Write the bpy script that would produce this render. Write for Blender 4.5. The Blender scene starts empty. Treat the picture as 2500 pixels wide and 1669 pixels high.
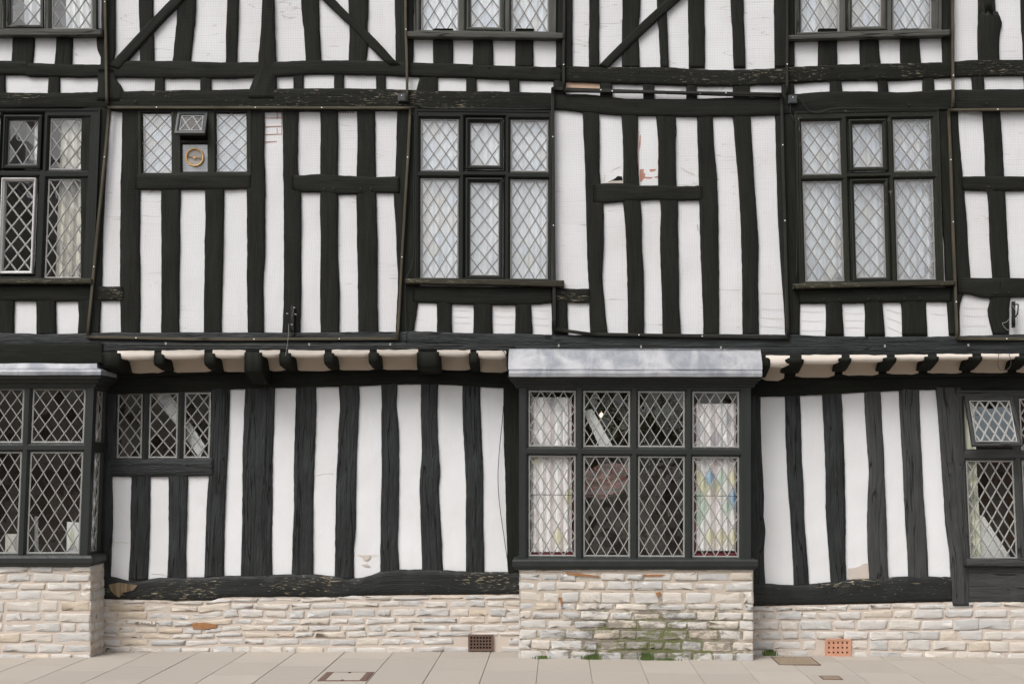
import bpy, bmesh, math, random
from mathutils import Vector, noise
R = math.radians
random.seed(11)
scn = bpy.context.scene
COL = scn.collection

# ------------------------------------------------------------------ camera, world, sun, exposure
CX, CY, F, D, EYE = 1365.0, 1132.0, 3000.0, 10.0, 1.527     # measured vanishing point, focal length, distance, eye height
cam = bpy.data.cameras.new('camera'); co = bpy.data.objects.new('camera', cam); COL.objects.link(co)
cam.sensor_width = 36; cam.lens = 36 * F / 2500
cam.shift_x = (1250 - CX) / 2500; cam.shift_y = (CY - 834.5) / 2500
cam.clip_start = 0.1; cam.clip_end = 2000
co.location = (0, -D, EYE); co.rotation_euler = (R(90), 0, 0)
scn.camera = co
SUN_EL, SUN_AZ = 50, 218       # azimuth measured from +Y clockwise: the light comes from the street side
w = bpy.data.worlds.new('World'); scn.world = w; w.use_nodes = True
nt = w.node_tree; nt.nodes.clear()
sky = nt.nodes.new('ShaderNodeTexSky'); sky.sky_type = 'NISHITA'; sky.sun_disc = False
sky.sun_elevation = R(SUN_EL); sky.sun_rotation = R(SUN_AZ)
sky.air_density = 1.0; sky.dust_density = 6.0; sky.ozone_density = 1.0
hs = nt.nodes.new('ShaderNodeHueSaturation'); hs.inputs['Saturation'].default_value = 0.18
bg = nt.nodes.new('ShaderNodeBackground'); bg.inputs['Strength'].default_value = 0.14
wo = nt.nodes.new('ShaderNodeOutputWorld')
nt.links.new(sky.outputs[0], hs.inputs['Color']); nt.links.new(hs.outputs[0], bg.inputs[0]); nt.links.new(bg.outputs[0], wo.inputs[0])
sd = bpy.data.lights.new('sun', 'SUN'); sd.energy = 1.1; sd.angle = R(28); sd.color = (1.0, 0.975, 0.945)
so = bpy.data.objects.new('sun', sd); COL.objects.link(so)
so.rotation_euler = (R(90 - SUN_EL), 0, R(180 - SUN_AZ)); so.location = (0, -8, 12)
scn.view_settings.view_transform = 'Standard'; scn.view_settings.look = 'None'
scn.view_settings.exposure = 0.36; scn.view_settings.gamma = 1.0
scn.render.resolution_x = 1024; scn.render.resolution_y = 683
scn.render.engine = 'CYCLES'
scn.cycles.max_bounces = 8; scn.cycles.transparent_max_bounces = 16

# ------------------------------------------------------------------ materials
def node(t, kind, **kw):
    n = t.nodes.new(kind)
    for k, v in kw.items():
        if k in n.inputs: n.inputs[k].default_value = v
        else: setattr(n, k, v)
    return n
def mat_base(name, col=(.5, .5, .5), rough=.8, spec=.3, metal=0.0):
    m = bpy.data.materials.new(name); m.use_nodes = True
    b = m.node_tree.nodes['Principled BSDF']
    b.inputs['Base Color'].default_value = (*col, 1); b.inputs['Roughness'].default_value = rough
    b.inputs['Specular IOR Level'].default_value = spec; b.inputs['Metallic'].default_value = metal
    return m, m.node_tree, b
def ramp(t, fac, stops, interp='LINEAR'):
    r = t.nodes.new('ShaderNodeValToRGB'); r.color_ramp.interpolation = interp
    els = r.color_ramp.elements
    while len(els) < len(stops): els.new(0.5)
    for e, (p, c) in zip(els, stops):
        e.position = p; e.color = (*c, 1) if len(c) == 3 else c
    t.links.new(fac, r.inputs[0]); return r.outputs[0]
def nz(t, vec, scale, detail=4, rough=.55, dist=0.0):
    n = t.nodes.new('ShaderNodeTexNoise'); n.inputs['Scale'].default_value = scale; n.inputs['Detail'].default_value = detail
    n.inputs['Roughness'].default_value = rough; n.inputs['Distortion'].default_value = dist
    if vec is not None: t.links.new(vec, n.inputs['Vector'])
    return n.outputs['Fac']
def mapping(t, src, scale, loc=(0, 0, 0)):
    m = t.nodes.new('ShaderNodeMapping'); m.inputs['Scale'].default_value = scale; m.inputs['Location'].default_value = loc
    t.links.new(src, m.inputs['Vector']); return m.outputs[0]
def mixc(t, fac, a, b, mode='MIX'):
    m = t.nodes.new('ShaderNodeMix'); m.data_type = 'RGBA'; m.blend_type = mode
    for s, v in ((0, fac), (6, a), (7, b)):
        if hasattr(v, 'links') or hasattr(v, 'is_linked'): t.links.new(v, m.inputs[s])
        else: m.inputs[s].default_value = v if s == 0 else (*v, 1)
    return m.outputs[2]
def mth(t, op, a, b=0.0, clamp=False):
    m = t.nodes.new('ShaderNodeMath'); m.operation = op; m.use_clamp = clamp
    for i, v in enumerate((a, b)):
        if hasattr(v, 'is_linked'): t.links.new(v, m.inputs[i])
        else: m.inputs[i].default_value = v
    return m.outputs[0]
def bump(t, b, h, strength, dist, prev=None):
    n = t.nodes.new('ShaderNodeBump'); n.inputs['Strength'].default_value = strength; n.inputs['Distance'].default_value = dist
    t.links.new(h, n.inputs['Height'])
    if prev: t.links.new(prev, n.inputs['Normal'])
    t.links.new(n.outputs[0], b.inputs['Normal']); return n.outputs[0]
def attr(t, name='tone'):
    a = t.nodes.new('ShaderNodeAttribute'); a.attribute_name = name; return a.outputs['Fac']
def coords(t, k='Object'):
    c = t.nodes.new('ShaderNodeTexCoord'); return c.outputs[k]

def timber_mat(name, c1, c2, worn, rough=.55, spec=.35, grain=.6, wood=(.20, .175, .125)):
    m, t, b = mat_base(name, c1, rough, spec)
    uv = coords(t, 'UV')
    g = nz(t, mapping(t, uv, (55, 3.2, 1)), 1.0, 6, .62, .35)
    big = nz(t, mapping(t, uv, (6, 1.6, 1)), 1.4, 4, .6)
    fl = nz(t, mapping(t, uv, (110, 15, 1)), 1.0, 5, .7, .5)
    area = nz(t, mapping(t, uv, (3.5, 1.2, 1), (3, 7, 0)), 1.1, 3)
    col = mixc(t, ramp(t, mth(t, 'ADD', mth(t, 'MULTIPLY', g, .5), mth(t, 'MULTIPLY', big, .5)), [(.35, (0, 0, 0)), (.68, (1, 1, 1))]), c1, c2)
    thr = .80 - .25 * worn
    mask = ramp(t, mth(t, 'ADD', mth(t, 'MULTIPLY', fl, .75), mth(t, 'MULTIPLY', area, .35)), [(thr, (0, 0, 0)), (thr + .045, (1, 1, 1))])
    col = mixc(t, mask, col, wood)
    t.links.new(col, b.inputs['Base Color'])
    t.links.new(ramp(t, g, [(.3, (rough + .15,) * 3), (.7, (rough - .1,) * 3)]), b.inputs['Roughness'])
    p = bump(t, b, g, grain, .006)
    if 'blue_black' not in name and 'grey' not in name: return m
    sp = mth(t, 'ABSOLUTE', mth(t, 'SUBTRACT', nz(t, mapping(t, uv, (11, .45, 1), (9, 2, 0)), 1.0, 3, .5, .1), .5))
    sp = ramp(t, sp, [(0, (0,) * 3), (.007, (1,) * 3)])
    col = mixc(t, sp, (.006, .006, .006), col); t.links.new(col, b.inputs['Base Color'])
    p = bump(t, b, sp, .9, .012, p)
    q = bump(t, b, nz(t, mapping(t, uv, (16, 3, 1)), 1.0, 3, .6, .8), .35, .014, p)
    bump(t, b, nz(t, mapping(t, uv, (34, 7, 1)), 1.0, 4, .6, 1.5), grain, .008, q)
    return m
M = {}
M['tim'] = timber_mat('black_painted_timber', (.0085, .009, .0072), (.018, .019, .0155), .18, .68, .10, .5)
M['tim_worn'] = timber_mat('weathered_black_timber', (.0085, .009, .007), (.015, .016, .0125), .66, .7, .10, .7)
M['tim_low'] = timber_mat('blue_black_tarred_timber', (.008, .009, .0085), (.036, .041, .041), .30, .52, .26, 1.0)
M['tim_sill'] = timber_mat('rotting_tarred_sill_timber', (.010, .011, .0105), (.020, .022, .021), .60, .5, .25, 1.0, (.30, .25, .17))
M['tim_grey'] = timber_mat('faded_grey_timber', (.026, .027, .026), (.055, .056, .055), .25, .6, .35, .8)
M['frame'] = timber_mat('green_black_window_paint', (.012, .0135, .0115), (.018, .020, .0165), .12, .55, .16, .25)
M['frame_worn'] = timber_mat('flaking_window_paint', (.014, .015, .0115), (.026, .027, .020), .55, .6, .16, .5)
M['bay'] = timber_mat('smooth_bay_window_paint', (.018, .0205, .019), (.026, .029, .027), .0, .45, .3, .12)
M['oldsill'] = timber_mat('bare_old_sill_wood', (.02, .019, .013), (.055, .05, .034), .75, .75, .2, .8)
M['batten'] = timber_mat('brown_batten_wood', (.035, .03, .02), (.10, .085, .058), .35, .7, .25, .4)
M['batten_dark'] = timber_mat('black_batten_wood', (.010, .010, .008), (.022, .022, .017), .12, .6, .25, .4)
M['greyframe'] = timber_mat('grey_top_window_paint', (.045, .046, .040), (.085, .085, .074), .3, .7, .25, .3)

def plaster_mat(name, base, cracks):
    m, t, b = mat_base(name, base, .88, .15)
    o = coords(t)
    n1 = nz(t, o, 1.7, 5, .6); n2 = nz(t, o, 26, 4, .6)
    col = mixc(t, ramp(t, n1, [(.35, (0, 0, 0)), (.7, (1, 1, 1))]), base, (base[0] * .93, base[1] * .922, base[2] * .915))
    sp_ = nz(t, o, 55, 3, .6); col = mixc(t, ramp(t, sp_, [(.70, (0,) * 3), (.76, (.35,) * 3)]), col, (.40, .37, .34))
    dr = nz(t, mapping(t, o, (11, 1, .8), (2, 0, 3)), 1, 4, .6); col = mixc(t, ramp(t, dr, [(.58, (0,) * 3), (.78, (.22,) * 3)]), col, (.48, .46, .44))
    if cracks:
        ln = nz(t, mapping(t, o, (1.1, 1, 13)), 1.0, 2, .4)
        line = mth(t, 'COMPARE', ln, .5); t.nodes[-1].inputs[2].default_value = .0045
        gate = ramp(t, nz(t, mapping(t, o, (1, 1, 1), (5, 2, 9)), 1.3, 2), [(.47, (0, 0, 0)), (.6, (1, 1, 1))])
        lc = mth(t, 'MULTIPLY', mth(t, 'MULTIPLY', line, gate), .38)
        col = mixc(t, lc, col, (.22, .2, .19))
        l2 = nz(t, mapping(t, o, (9, 1, 2.2)), 1.0, 3, .5)
        lv = mth(t, 'COMPARE', l2, .5); t.nodes[-1].inputs[2].default_value = .0016
        col = mixc(t, mth(t, 'MULTIPLY', lv, .10), col, (.25, .22, .2))
    t.links.new(col, b.inputs['Base Color'])
    p = bump(t, b, n2, .22, .004)
    bump(t, b, nz(t, mapping(t, o, (1, 1, .7)), 5, 3), .35, .02, p)
    return m
M['plaster'] = plaster_mat('white_limewashed_plaster', (.690, .686, .695), True)
M['plaster_low'] = plaster_mat('clean_white_render', (.690, .692, .705), False)
M['cove_shade_dirt'] = plaster_mat('shaded_dirty_cove_plaster', (.46, .385, .315), False)  # recess tone carries painted jetty shade as well as brown dirt
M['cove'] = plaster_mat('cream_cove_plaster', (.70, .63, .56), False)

def mossy(t, o, col, wet=0.0):
    sx = t.nodes.new('ShaderNodeSeparateXYZ'); t.links.new(o, sx.inputs[0])
    # damp and moss patch low on the right of the bay base, densest about x .75, z .17
    dx = mth(t, 'MULTIPLY', mth(t, 'ADD', sx.outputs[0], -.75), 1.15); dz = mth(t, 'MULTIPLY', mth(t, 'ADD', sx.outputs[2], -.12), 3.0)
    rr = mth(t, 'SQRT', mth(t, 'ADD', mth(t, 'MULTIPLY', dx, dx), mth(t, 'MULTIPLY', dz, dz)))
    zone = mth(t, 'SUBTRACT', 1.0, rr)
    a = mth(t, 'ADD', mth(t, 'MULTIPLY', zone, .26), mth(t, 'ADD', nz(t, mapping(t, o, (1, 1, 2.4)), 9, 8, .75), wet))
    col = mixc(t, ramp(t, a, [(.565, (0,) * 3), (.68, (.7,) * 3)]), col, (.12, .11, .088))
    g = mth(t, 'ADD', mth(t, 'MULTIPLY', zone, .22), mth(t, 'ADD', nz(t, mapping(t, o, (1, 1, 3.0), (4, 4, 4)), 11, 8, .75), wet))
    col = mixc(t, ramp(t, g, [(.67, (0,) * 3), (.73, (.8,) * 3)]), col, (.105, .12, .04))
    return col
def stone_mat(name, moss):
    m, t, b = mat_base(name, (.5, .48, .45), .85, .2)
    o = coords(t); tone = attr(t)
    col = ramp(t, tone, [(0, (.43, .425, .42)), (.22, (.49, .48, .468)), (.45, (.555, .53, .50)), (.7, (.57, .52, .46)), (.90, (.54, .455, .36)), (1, (.44, .36, .265))])
    strat = nz(t, mapping(t, o, (3.5, 3.5, 42)), 1.0, 4, .6, .4)
    col = mixc(t, ramp(t, strat, [(.38, (.30,) * 3), (.62, (0,) * 3)]), col, (.34, .32, .29))
    n = nz(t, o, 9, 5, .65)
    col = mixc(t, ramp(t, n, [(.52, (0,) * 3), (.75, (.55,) * 3)]), col, (.66, .60, .53))
    dk = nz(t, o, 30, 4, .7)
    col = mixc(t, ramp(t, dk, [(.60, (0,) * 3), (.72, (.6,) * 3)]), col, (.22, .19, .16))
    if moss: col = mossy(t, o, col)
    t.links.new(col, b.inputs['Base Color'])
    p = bump(t, b, strat, .5, .006)
    bump(t, b, nz(t, o, 45, 5, .65), .5, .005, p)
    return m
M['stone'] = stone_mat('pale_lias_stone', False); M['stone_moss'] = stone_mat('mossy_lias_stone', True)
def mortar_mat(name, c1, c2):
    m, t, b = mat_base(name, c1, .95, .1); o = coords(t)
    col = mixc(t, nz(t, o, 14, 5), c1, c2)
    if 'grey' in name: col = mossy(t, o, col, .09)
    t.links.new(col, b.inputs['Base Color'])
    bump(t, b, nz(t, o, 70, 5, .7), .6, .008); return m
M['mortar'] = mortar_mat('pinkish_lime_mortar', (.56, .49, .43), (.49, .42, .36))
M['mortar_bay'] = mortar_mat('grey_lime_mortar', (.53, .46, .39), (.41, .35, .285))
m, t, b = mat_base('lead_sheet', (.42, .42, .44), .55, .5, .15); o = coords(t)
st = nz(t, mapping(t, o, (9, 4, 1.2)), 1, 5, .65, .6); bl = nz(t, o, 4.5, 4, .6, .5)
c = mixc(t, ramp(t, bl, [(.4, (0,) * 3), (.62, (1,) * 3)]), (.21, .22, .245), (.37, .37, .385))
c = mixc(t, ramp(t, st, [(.5, (0,) * 3), (.8, (.5,) * 3)]), c, (.60, .59, .60))
t.links.new(c, b.inputs['Base Color']); bump(t, b, nz(t, o, 7, 3), .3, .02); M['leadsheet'] = m
m, t, b = mat_base('lead_came', (.29, .285, .27), .5, .4, .1); M['came'] = m
m, t, b = mat_base('dull_lead_came', (.25, .245, .24), .6, .3, .1); M['came_dull'] = m
def glass_mat(name, tint, refl=.05, rough=.0, mult=1.6):
    m = bpy.data.materials.new(name); m.use_nodes = True; t = m.node_tree; t.nodes.clear()
    out = t.nodes.new('ShaderNodeOutputMaterial'); mx = t.nodes.new('ShaderNodeMixShader')
    tr = t.nodes.new('ShaderNodeBsdfTransparent'); tr.inputs[0].default_value = (*tint, 1)
    gl = t.nodes.new('ShaderNodeBsdfGlossy'); gl.inputs['Roughness'].default_value = rough; gl.inputs[0].default_value = (.95, .96, .97, 1) if refl < .2 else (.60, .69, .73, 1)
    fr = t.nodes.new('ShaderNodeLayerWeight'); fr.inputs[0].default_value = .5
    f = mth(t, 'ADD', mth(t, 'MULTIPLY', mth(t, 'POWER', fr.outputs['Facing'], 4.0), .9), refl + .05, True)
    bp = t.nodes.new('ShaderNodeBump'); bp.inputs['Strength'].default_value = .12; bp.inputs['Distance'].default_value = .01
    t.links.new(nz(t, coords(t), 9, 2), bp.inputs['Height']); t.links.new(bp.outputs[0], gl.inputs['Normal'])
    t.links.new(f, mx.inputs[0]); t.links.new(tr.outputs[0], mx.inputs[1]); t.links.new(gl.outputs[0], mx.inputs[2])
    t.links.new(mx.outputs[0], out.inputs[0]); return m
M['glass'] = glass_mat('old_quarry_glass', (.97, .98, .97))
M['glass_green'] = glass_mat('green_quarry_glass', (.74, .86, .78)); M['glass_blue'] = glass_mat('blue_quarry_glass', (.52, .70, .82))
M['glass_olive'] = glass_mat('olive_quarry_glass', (.86, .87, .70)); M['glass_grey'] = glass_mat('smoky_quarry_glass', (.72, .73, .76), .09)
M['glass_sky'] = glass_mat('tilted_glass', (.9, .93, .94), .22)
M['glass_darkened'] = glass_mat('hopper_glass_room_dark_tint', (.14, .14, .13), -.04)  # near-black tint paints the dark room behind the open hopper into its glass
M['glass2'] = glass_mat('secondary_pane_glass', (.96, .97, .98), .18)
M['glass_up'] = glass_mat('upper_quarry_glass', (.98, .985, .985), .13)
M['glass_up_grey'] = glass_mat('upper_quarry_glass_smoky', (.86, .865, .88), .18)
M['glass_up_blue'] = glass_mat('upper_quarry_glass_blue', (.90, .925, .96), .15)  # random blue and beige quarry tints imitate reflections in the upper windows
M['glass_up_beige'] = glass_mat('upper_quarry_glass_beige', (.94, .92, .885), .12)
def simple(name, col, rough=.8, spec=.3, metal=0, scale=0, var=.25):
    m, t, b = mat_base(name, col, rough, spec, metal)
    if scale:
        t.links.new(mixc(t, nz(t, coords(t), scale, 4), tuple(c * (1 - var) for c in col), tuple(min(1, c * (1 + var)) for c in col)), b.inputs['Base Color'])
    return m
def fabric(name, col, tr=.35, fold=None, fs=26):
    m, t, b = mat_base(name, col, .9, .1)
    o = t.nodes['Material Output']; tl = t.nodes.new('ShaderNodeBsdfTranslucent'); tl.inputs[0].default_value = (*col, 1)
    mx = t.nodes.new('ShaderNodeMixShader'); mx.inputs[0].default_value = tr
    st = nz(t, mapping(t, coords(t), (fs, fs * .3, .4)), 1, 3)
    t.links.new(mixc(t, ramp(t, st, [(.40, (0,) * 3), (.54, (1,) * 3)]), fold or tuple(c * .80 for c in col), col), b.inputs['Base Color'])  # darker streaks paint the shade of folds into the cloth
    t.links.new(b.outputs[0], mx.inputs[1]); t.links.new(tl.outputs[0], mx.inputs[2]); t.links.new(mx.outputs[0], o.inputs[0]); return m
M['net'] = fabric('white_net_curtain', (.95, .96, .97), .02); M['blind'] = fabric('bluish_blind', (.74, .76, .81), .08)
M['cream'] = fabric('cream_curtain', (.84, .80, .73), .08); M['pink'] = fabric('white_pink_curtain', (.97, .95, .95), .02, (.84, .75, .76), 34)
M['greencurt'] = fabric('pale_green_curtain', (.82, .82, .66), .08); M['redcloth'] = fabric('dark_red_cloth', (.22, .03, .04), .1)
M['room'] = simple('brown_room_wall', (.24, .19, .15), .9, .1, 0, 2)
M['backing_wall'] = simple('brown_backing_wall', (.21, .165, .125), .8, .2, 0, 1.3, .5)
M['roomwhite'] = simple('white_card', (.8, .8, .78), .7)
M['iron'] = simple('black_iron', (.02, .021, .02), .5, .4, .3, 30)
M['cable'] = simple('black_cable', (.018, .02, .019), .45, .4)
M['cable_brown'] = simple('brown_cable', (.05, .035, .035), .6, .3)
M['pin'] = simple('white_pin', (.8, .8, .78), .5)
M['whitepaint'] = simple('weathered_white_paint', (.55, .54, .53), .7, .2, 0, 25, .15)
M['wire'] = simple('pale_net_wire', (.30, .29, .28), .6); M['netwire'] = simple('dull_net_wire', (.07, .068, .065), .8, .1)
M['gold'] = simple('amber_plastic_ring', (.62, .36, .13), .35, .5)
M['clearish'] = simple('cloudy_vent_disc', (.33, .31, .28), .25, .6, 0, 40)
M['terra'] = simple('orange_terracotta', (.52, .27, .18), .85, .2, 0, 25, .2)
M['hole'] = simple('dark_hole', (.012, .011, .01), .95, .05)
M['rust'] = simple('rusty_brown_iron', (.15, .095, .075), .8, .3, .2, 40)
M['brick'] = simple('flaking_red_brick', (.42, .22, .17), .9, .15, 0, 30)
M['bare'] = simple('bare_daub', (.50, .44, .39), .95, .1, 0, 12, .12)
M['paleboard'] = simple('peach_painted_board', (.60, .42, .30), .85, .2, 0, 8, .2)
M['box'] = simple('grey_plastic_box', (.045, .05, .052), .5, .4)
M['leaf'] = simple('dull_leaf', (.13, .16, .09), .6, .3, 0, 14, .5)
M['grass'] = simple('weed_green', (.085, .13, .035), .7, .3, 0, 20, .4)
M['rustmark'] = simple('rust_brown_stone', (.30, .15, .07), .85, .2, 0, 60, .6)
M['barewood'] = timber_mat('bare_rotten_wood', (.05, .035, .02), (.34, .26, .17), .3, .8, .1, 1.0, (.02, .02, .018))

# ------------------------------------------------------------------ geometry helpers
def W(px, py, Y):                       # a point on the facade plane at depth Y
    d = D + Y
    return Vector(((px - CX) / F * d, Y, EYE - (py - CY) / F * d))
def plane(Y):                           # mapping of facade coordinates; off moves straight back into the wall
    def mp(px, py, off=0.0):
        p = W(px, py, Y); return Vector((p.x, Y + off, p.z))
    return mp
def gz(x): return 0.0 if x < -.55 else -.012 * (min(x, 9) + .55)
class MB:
    def __init__(s): s.v = []; s.f = []; s.m = []; s.sm = []; s.uv = []; s.t = []
    def add(s, pts): i = len(s.v); s.v += [tuple(p) for p in pts]; return i
    def fi(s, idx, mat=0, uv=None, tone=.5, smooth=False):
        s.f.append(tuple(idx)); s.m.append(mat); s.sm.append(smooth); s.t.append(tone); s.uv.append(uv)
    def face(s, pts, mat=0, uv=None, tone=.5, smooth=False):
        i = s.add(pts); s.fi(range(i, i + len(pts)), mat, uv, tone, smooth)
    def box(s, x0, x1, y0, y1, z0, z1, mat=0, tone=.5):
        p = [(x, y, z) for x in (x0, x1) for y in (y0, y1) for z in (z0, z1)]
        L = max(x1 - x0, z1 - z0)
        for q in ((0, 1, 3, 2), (4, 6, 7, 5), (0, 4, 5, 1), (2, 3, 7, 6), (0, 2, 6, 4), (1, 5, 7, 3)):
            P = [p[i] for i in q]
            if (x1 - x0) > (z1 - z0): uv = [(a[2] + a[1], a[0] + x0 * 3) for a in P]
            else: uv = [(a[0] + a[1], a[2] + x0 * 3) for a in P]
            s.face(P, mat, uv, tone)
    def tube(s, pts, r, n=6, mat=0):
        pts = [Vector(p) for p in pts]; rings = []
        for i, p in enumerate(pts):
            d = (pts[min(i + 1, len(pts) - 1)] - pts[max(i - 1, 0)]).normalized()
            a = d.cross(Vector((0, 1, 0))); a = a.normalized() if a.length > .01 else Vector((1, 0, 0)); b = d.cross(a)
            rings.append(s.add([p + (a * math.cos(k * 2 * math.pi / n) + b * math.sin(k * 2 * math.pi / n)) * r for k in range(n)]))
        for a, b in zip(rings, rings[1:]):
            for k in range(n): s.fi((a + k, a + (k + 1) % n, b + (k + 1) % n, b + k), mat, smooth=True)
        s.fi(range(rings[0], rings[0] + n), mat); s.fi(range(rings[-1], rings[-1] + n), mat)
    def disc(s, c, r, n=8, th=.004, mat=0, ax=(0, -1, 0)):
        ax = Vector(ax); c = Vector(c); u = ax.orthogonal().normalized(); v = ax.cross(u)
        ring = [c + (u * math.cos(k * 2 * math.pi / n) + v * math.sin(k * 2 * math.pi / n)) * r for k in range(n)]
        a = s.add(ring); b = s.add([c + (p - c) * .8 + ax * th for p in ring])
        for k in range(n): s.fi((a + k, a + (k + 1) % n, b + (k + 1) % n, b + k), mat, smooth=True)
        s.fi(range(b, b + n), mat)
    def build(s, name, mats, parent=None, loc=None):
        me = bpy.data.meshes.new(name)
        L = Vector(loc) if loc is not None else Vector((0, 0, 0))
        me.from_pydata([tuple(Vector(p) - L) for p in s.v], [], s.f)
        for m in (mats if isinstance(mats, (list, tuple)) else [mats]): me.materials.append(M[m])
        me.polygons.foreach_set('material_index', s.m); me.polygons.foreach_set('use_smooth', s.sm)
        ul = me.uv_layers.new(name='UVMap'); flat = []
        for f, u in zip(s.f, s.uv):
            for k in range(len(f)):
                if u: flat += [u[k][0], u[k][1]]
                else: p = s.v[f[k]]; flat += [p[0] + p[1], p[2]]
        ul.data.foreach_set('uv', flat)
        at = me.attributes.new('tone', 'FLOAT', 'FACE'); at.data.foreach_set('value', s.t)
        me.update()
        o = bpy.data.objects.new(name, me); COL.objects.link(o)
        if parent: o.parent = parent
        if loc is not None and not parent: o.location = L
        return o
def tag(o, label=None, cat=None, group=None, kind=None):
    for k, v in (('label', label), ('category', cat), ('group', group), ('kind', kind)):
        if v: o[k] = v
    return o
def empty(name, loc=(0, 0, 0), parent=None):
    o = bpy.data.objects.new(name, None); COL.objects.link(o); o.location = loc
    if parent: o.parent = parent
    return o
def crom(a, b, c, d, t):
    return .5 * ((2 * b) + (c - a) * t + (2 * a - 5 * b + 4 * c - d) * t * t + (3 * b - a - 3 * c + d) * t ** 3)
U = -.28                                 # front plane of the jettied upper floors
tcount = [0]
def timber_mesh(mb, pairs, mp, depth=.05, wob=1.0, rnd=.010, rough=.003, step=11, mat=0):
    """pairs: ((xa,ya),(xb,yb)) across the timber, one per section along it."""
    tcount[0] += 1; sd_ = tcount[0] * 7.31
    P = [(Vector(a), Vector(b)) for a, b in pairs]
    secs = []
    for i in range(len(P) - 1):
        n = max(1, int(((P[i + 1][0] + P[i + 1][1]) / 2 - (P[i][0] + P[i][1]) / 2).length / step))
        i0, i3 = max(i - 1, 0), min(i + 2, len(P) - 1)
        for k in range(n):
            t_ = k / n
            secs.append(tuple(Vector((crom(P[i0][s][c], P[i][s][c], P[i + 1][s][c], P[i3][s][c], t_) for c in (0, 1))) for s in (0, 1)))
    secs.append(P[-1])
    us = (0, .03, .10, .26, .42, .58, .74, .90, .97, 1)
    dep = (1, .45, .12, 0, 0, 0, 0, .12, .45, 1)
    rows = []; along = 0; uvo = random.random() * 20
    for k, (a, b) in enumerate(secs):
        if k: along += ((a + b) / 2 - (secs[k - 1][0] + secs[k - 1][1]) / 2).length / 300
        d = (b - a); wpx = max(d.length, 1e-3); d /= wpx
        a2 = a + d * wob * (1.2 * noise.noise((along * 4, sd_, 0)) + .9 * noise.noise((along * 19, sd_, 5)))
        b2 = b + d * wob * (1.2 * noise.noise((along * 4, sd_, 11)) + .9 * noise.noise((along * 19, sd_, 17)))
        pts = []; uvs = []
        for u, q in zip(us, dep):
            p = a2.lerp(b2, u)
            off = q * rnd + rough * (noise.noise((p.x * .035, p.y * .012, sd_)) + .8 * noise.noise((p.x * .11, p.y * .05, sd_)))
            pts.append(mp(p.x, p.y, off)); uvs.append((uvo + u * wpx / 300, along + uvo))
        A = mp(a2.x, a2.y, depth); B = mp(b2.x, b2.y, depth)
        pts = [A] + pts + [B]; uvs = [(uvs[0][0] - .04, uvs[0][1])] + uvs + [(uvs[-1][0] + .04, uvs[-1][1])]
        rows.append((mb.add(pts), uvs))
    n = len(us) + 2
    for (r0, u0), (r1, u1) in zip(rows, rows[1:]):
        for j in range(n - 1):
            mb.fi((r0 + j, r0 + j + 1, r1 + j + 1, r1 + j), mat, (u0[j], u0[j + 1], u1[j + 1], u1[j]), smooth=0 < j < n - 2)
    for r, u in (rows[0], rows[-1]): mb.fi(range(r, r + n), mat, u)
def timber(name, pairs, Y, mat='tim', parent=None, depth=.05, **kw):
    mb = MB(); timber_mesh(mb, pairs, plane(Y), depth, **kw)
    return mb.build(name, mat, parent)
def V(secs): return [((xl, y), (xr, y)) for y, xl, xr in secs]     # an upright: (y, left edge, right edge)
def H(secs): return [((x, yt), (x, yb)) for x, yt, yb in secs]     # a rail: (x, top edge, bottom edge)

BLD = empty('timber_framed_building', (0, 0, 0))
tag(BLD, 'long black and white half-timbered building with leaded windows on a pale stone base', 'building')

# ------------------------------------------------------------------ plaster walls with window openings
def sheet(name, x0, x1, y0, y1, Y, holes, mat, cell=34, amp=.006):
    xs = sorted({x0, x1, *[h[0] for h in holes], *[h[2] for h in holes]}); ys = sorted({y0, y1, *[h[1] for h in holes], *[h[3] for h in holes]})
    def fill(a):
        out = []
        for p, q in zip(a, a[1:]):
            n = max(1, int((q - p) / cell)); out += [p + (q - p) * k / n for k in range(n)]
        return out + [a[-1]]
    xs = fill([x for x in xs if x0 <= x <= x1]); ys = fill([y for y in ys if y0 <= y <= y1])
    mb = MB(); mp = plane(Y); idx = {}
    def vid(i, j):
        if (i, j) not in idx:
            x, y = xs[i], ys[j]; idx[i, j] = mb.add([mp(x, y, amp * noise.noise((x * .02, y * .012, Y * 9)) * 1.5)])
        return idx[i, j]
    for i in range(len(xs) - 1):
        for j in range(len(ys) - 1):
            cx, cy = (xs[i] + xs[i + 1]) / 2, (ys[j] + ys[j + 1]) / 2
            if any(h[0] < cx < h[2] and h[1] < cy < h[3] for h in holes): continue
            mb.fi((vid(i, j), vid(i, j + 1), vid(i + 1, j + 1), vid(i + 1, j)), smooth=True)
    return mb.build(name, mat, BLD)
sheet('plaster_wall', -560, 3060, -330, 835, U + .024,
      [(-125, -300, 240, 74), (1020, -300, 1350, 80), (1950, -300, 2290, 78),
       (-125, 272, 200, 684), (1020, 272, 1345, 684), (1950, 278, 2290, 692), (343, 272, 606, 424)], 'plaster')
sheet('plaster_wall', -560, 3060, 860, 1470, .022,
      [(-230, 935, 215, 1380), (1285, 935, 1820, 1385), (2352, 960, 2625, 1366), (278, 954, 512, 1120)], 'plaster_low')

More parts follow.
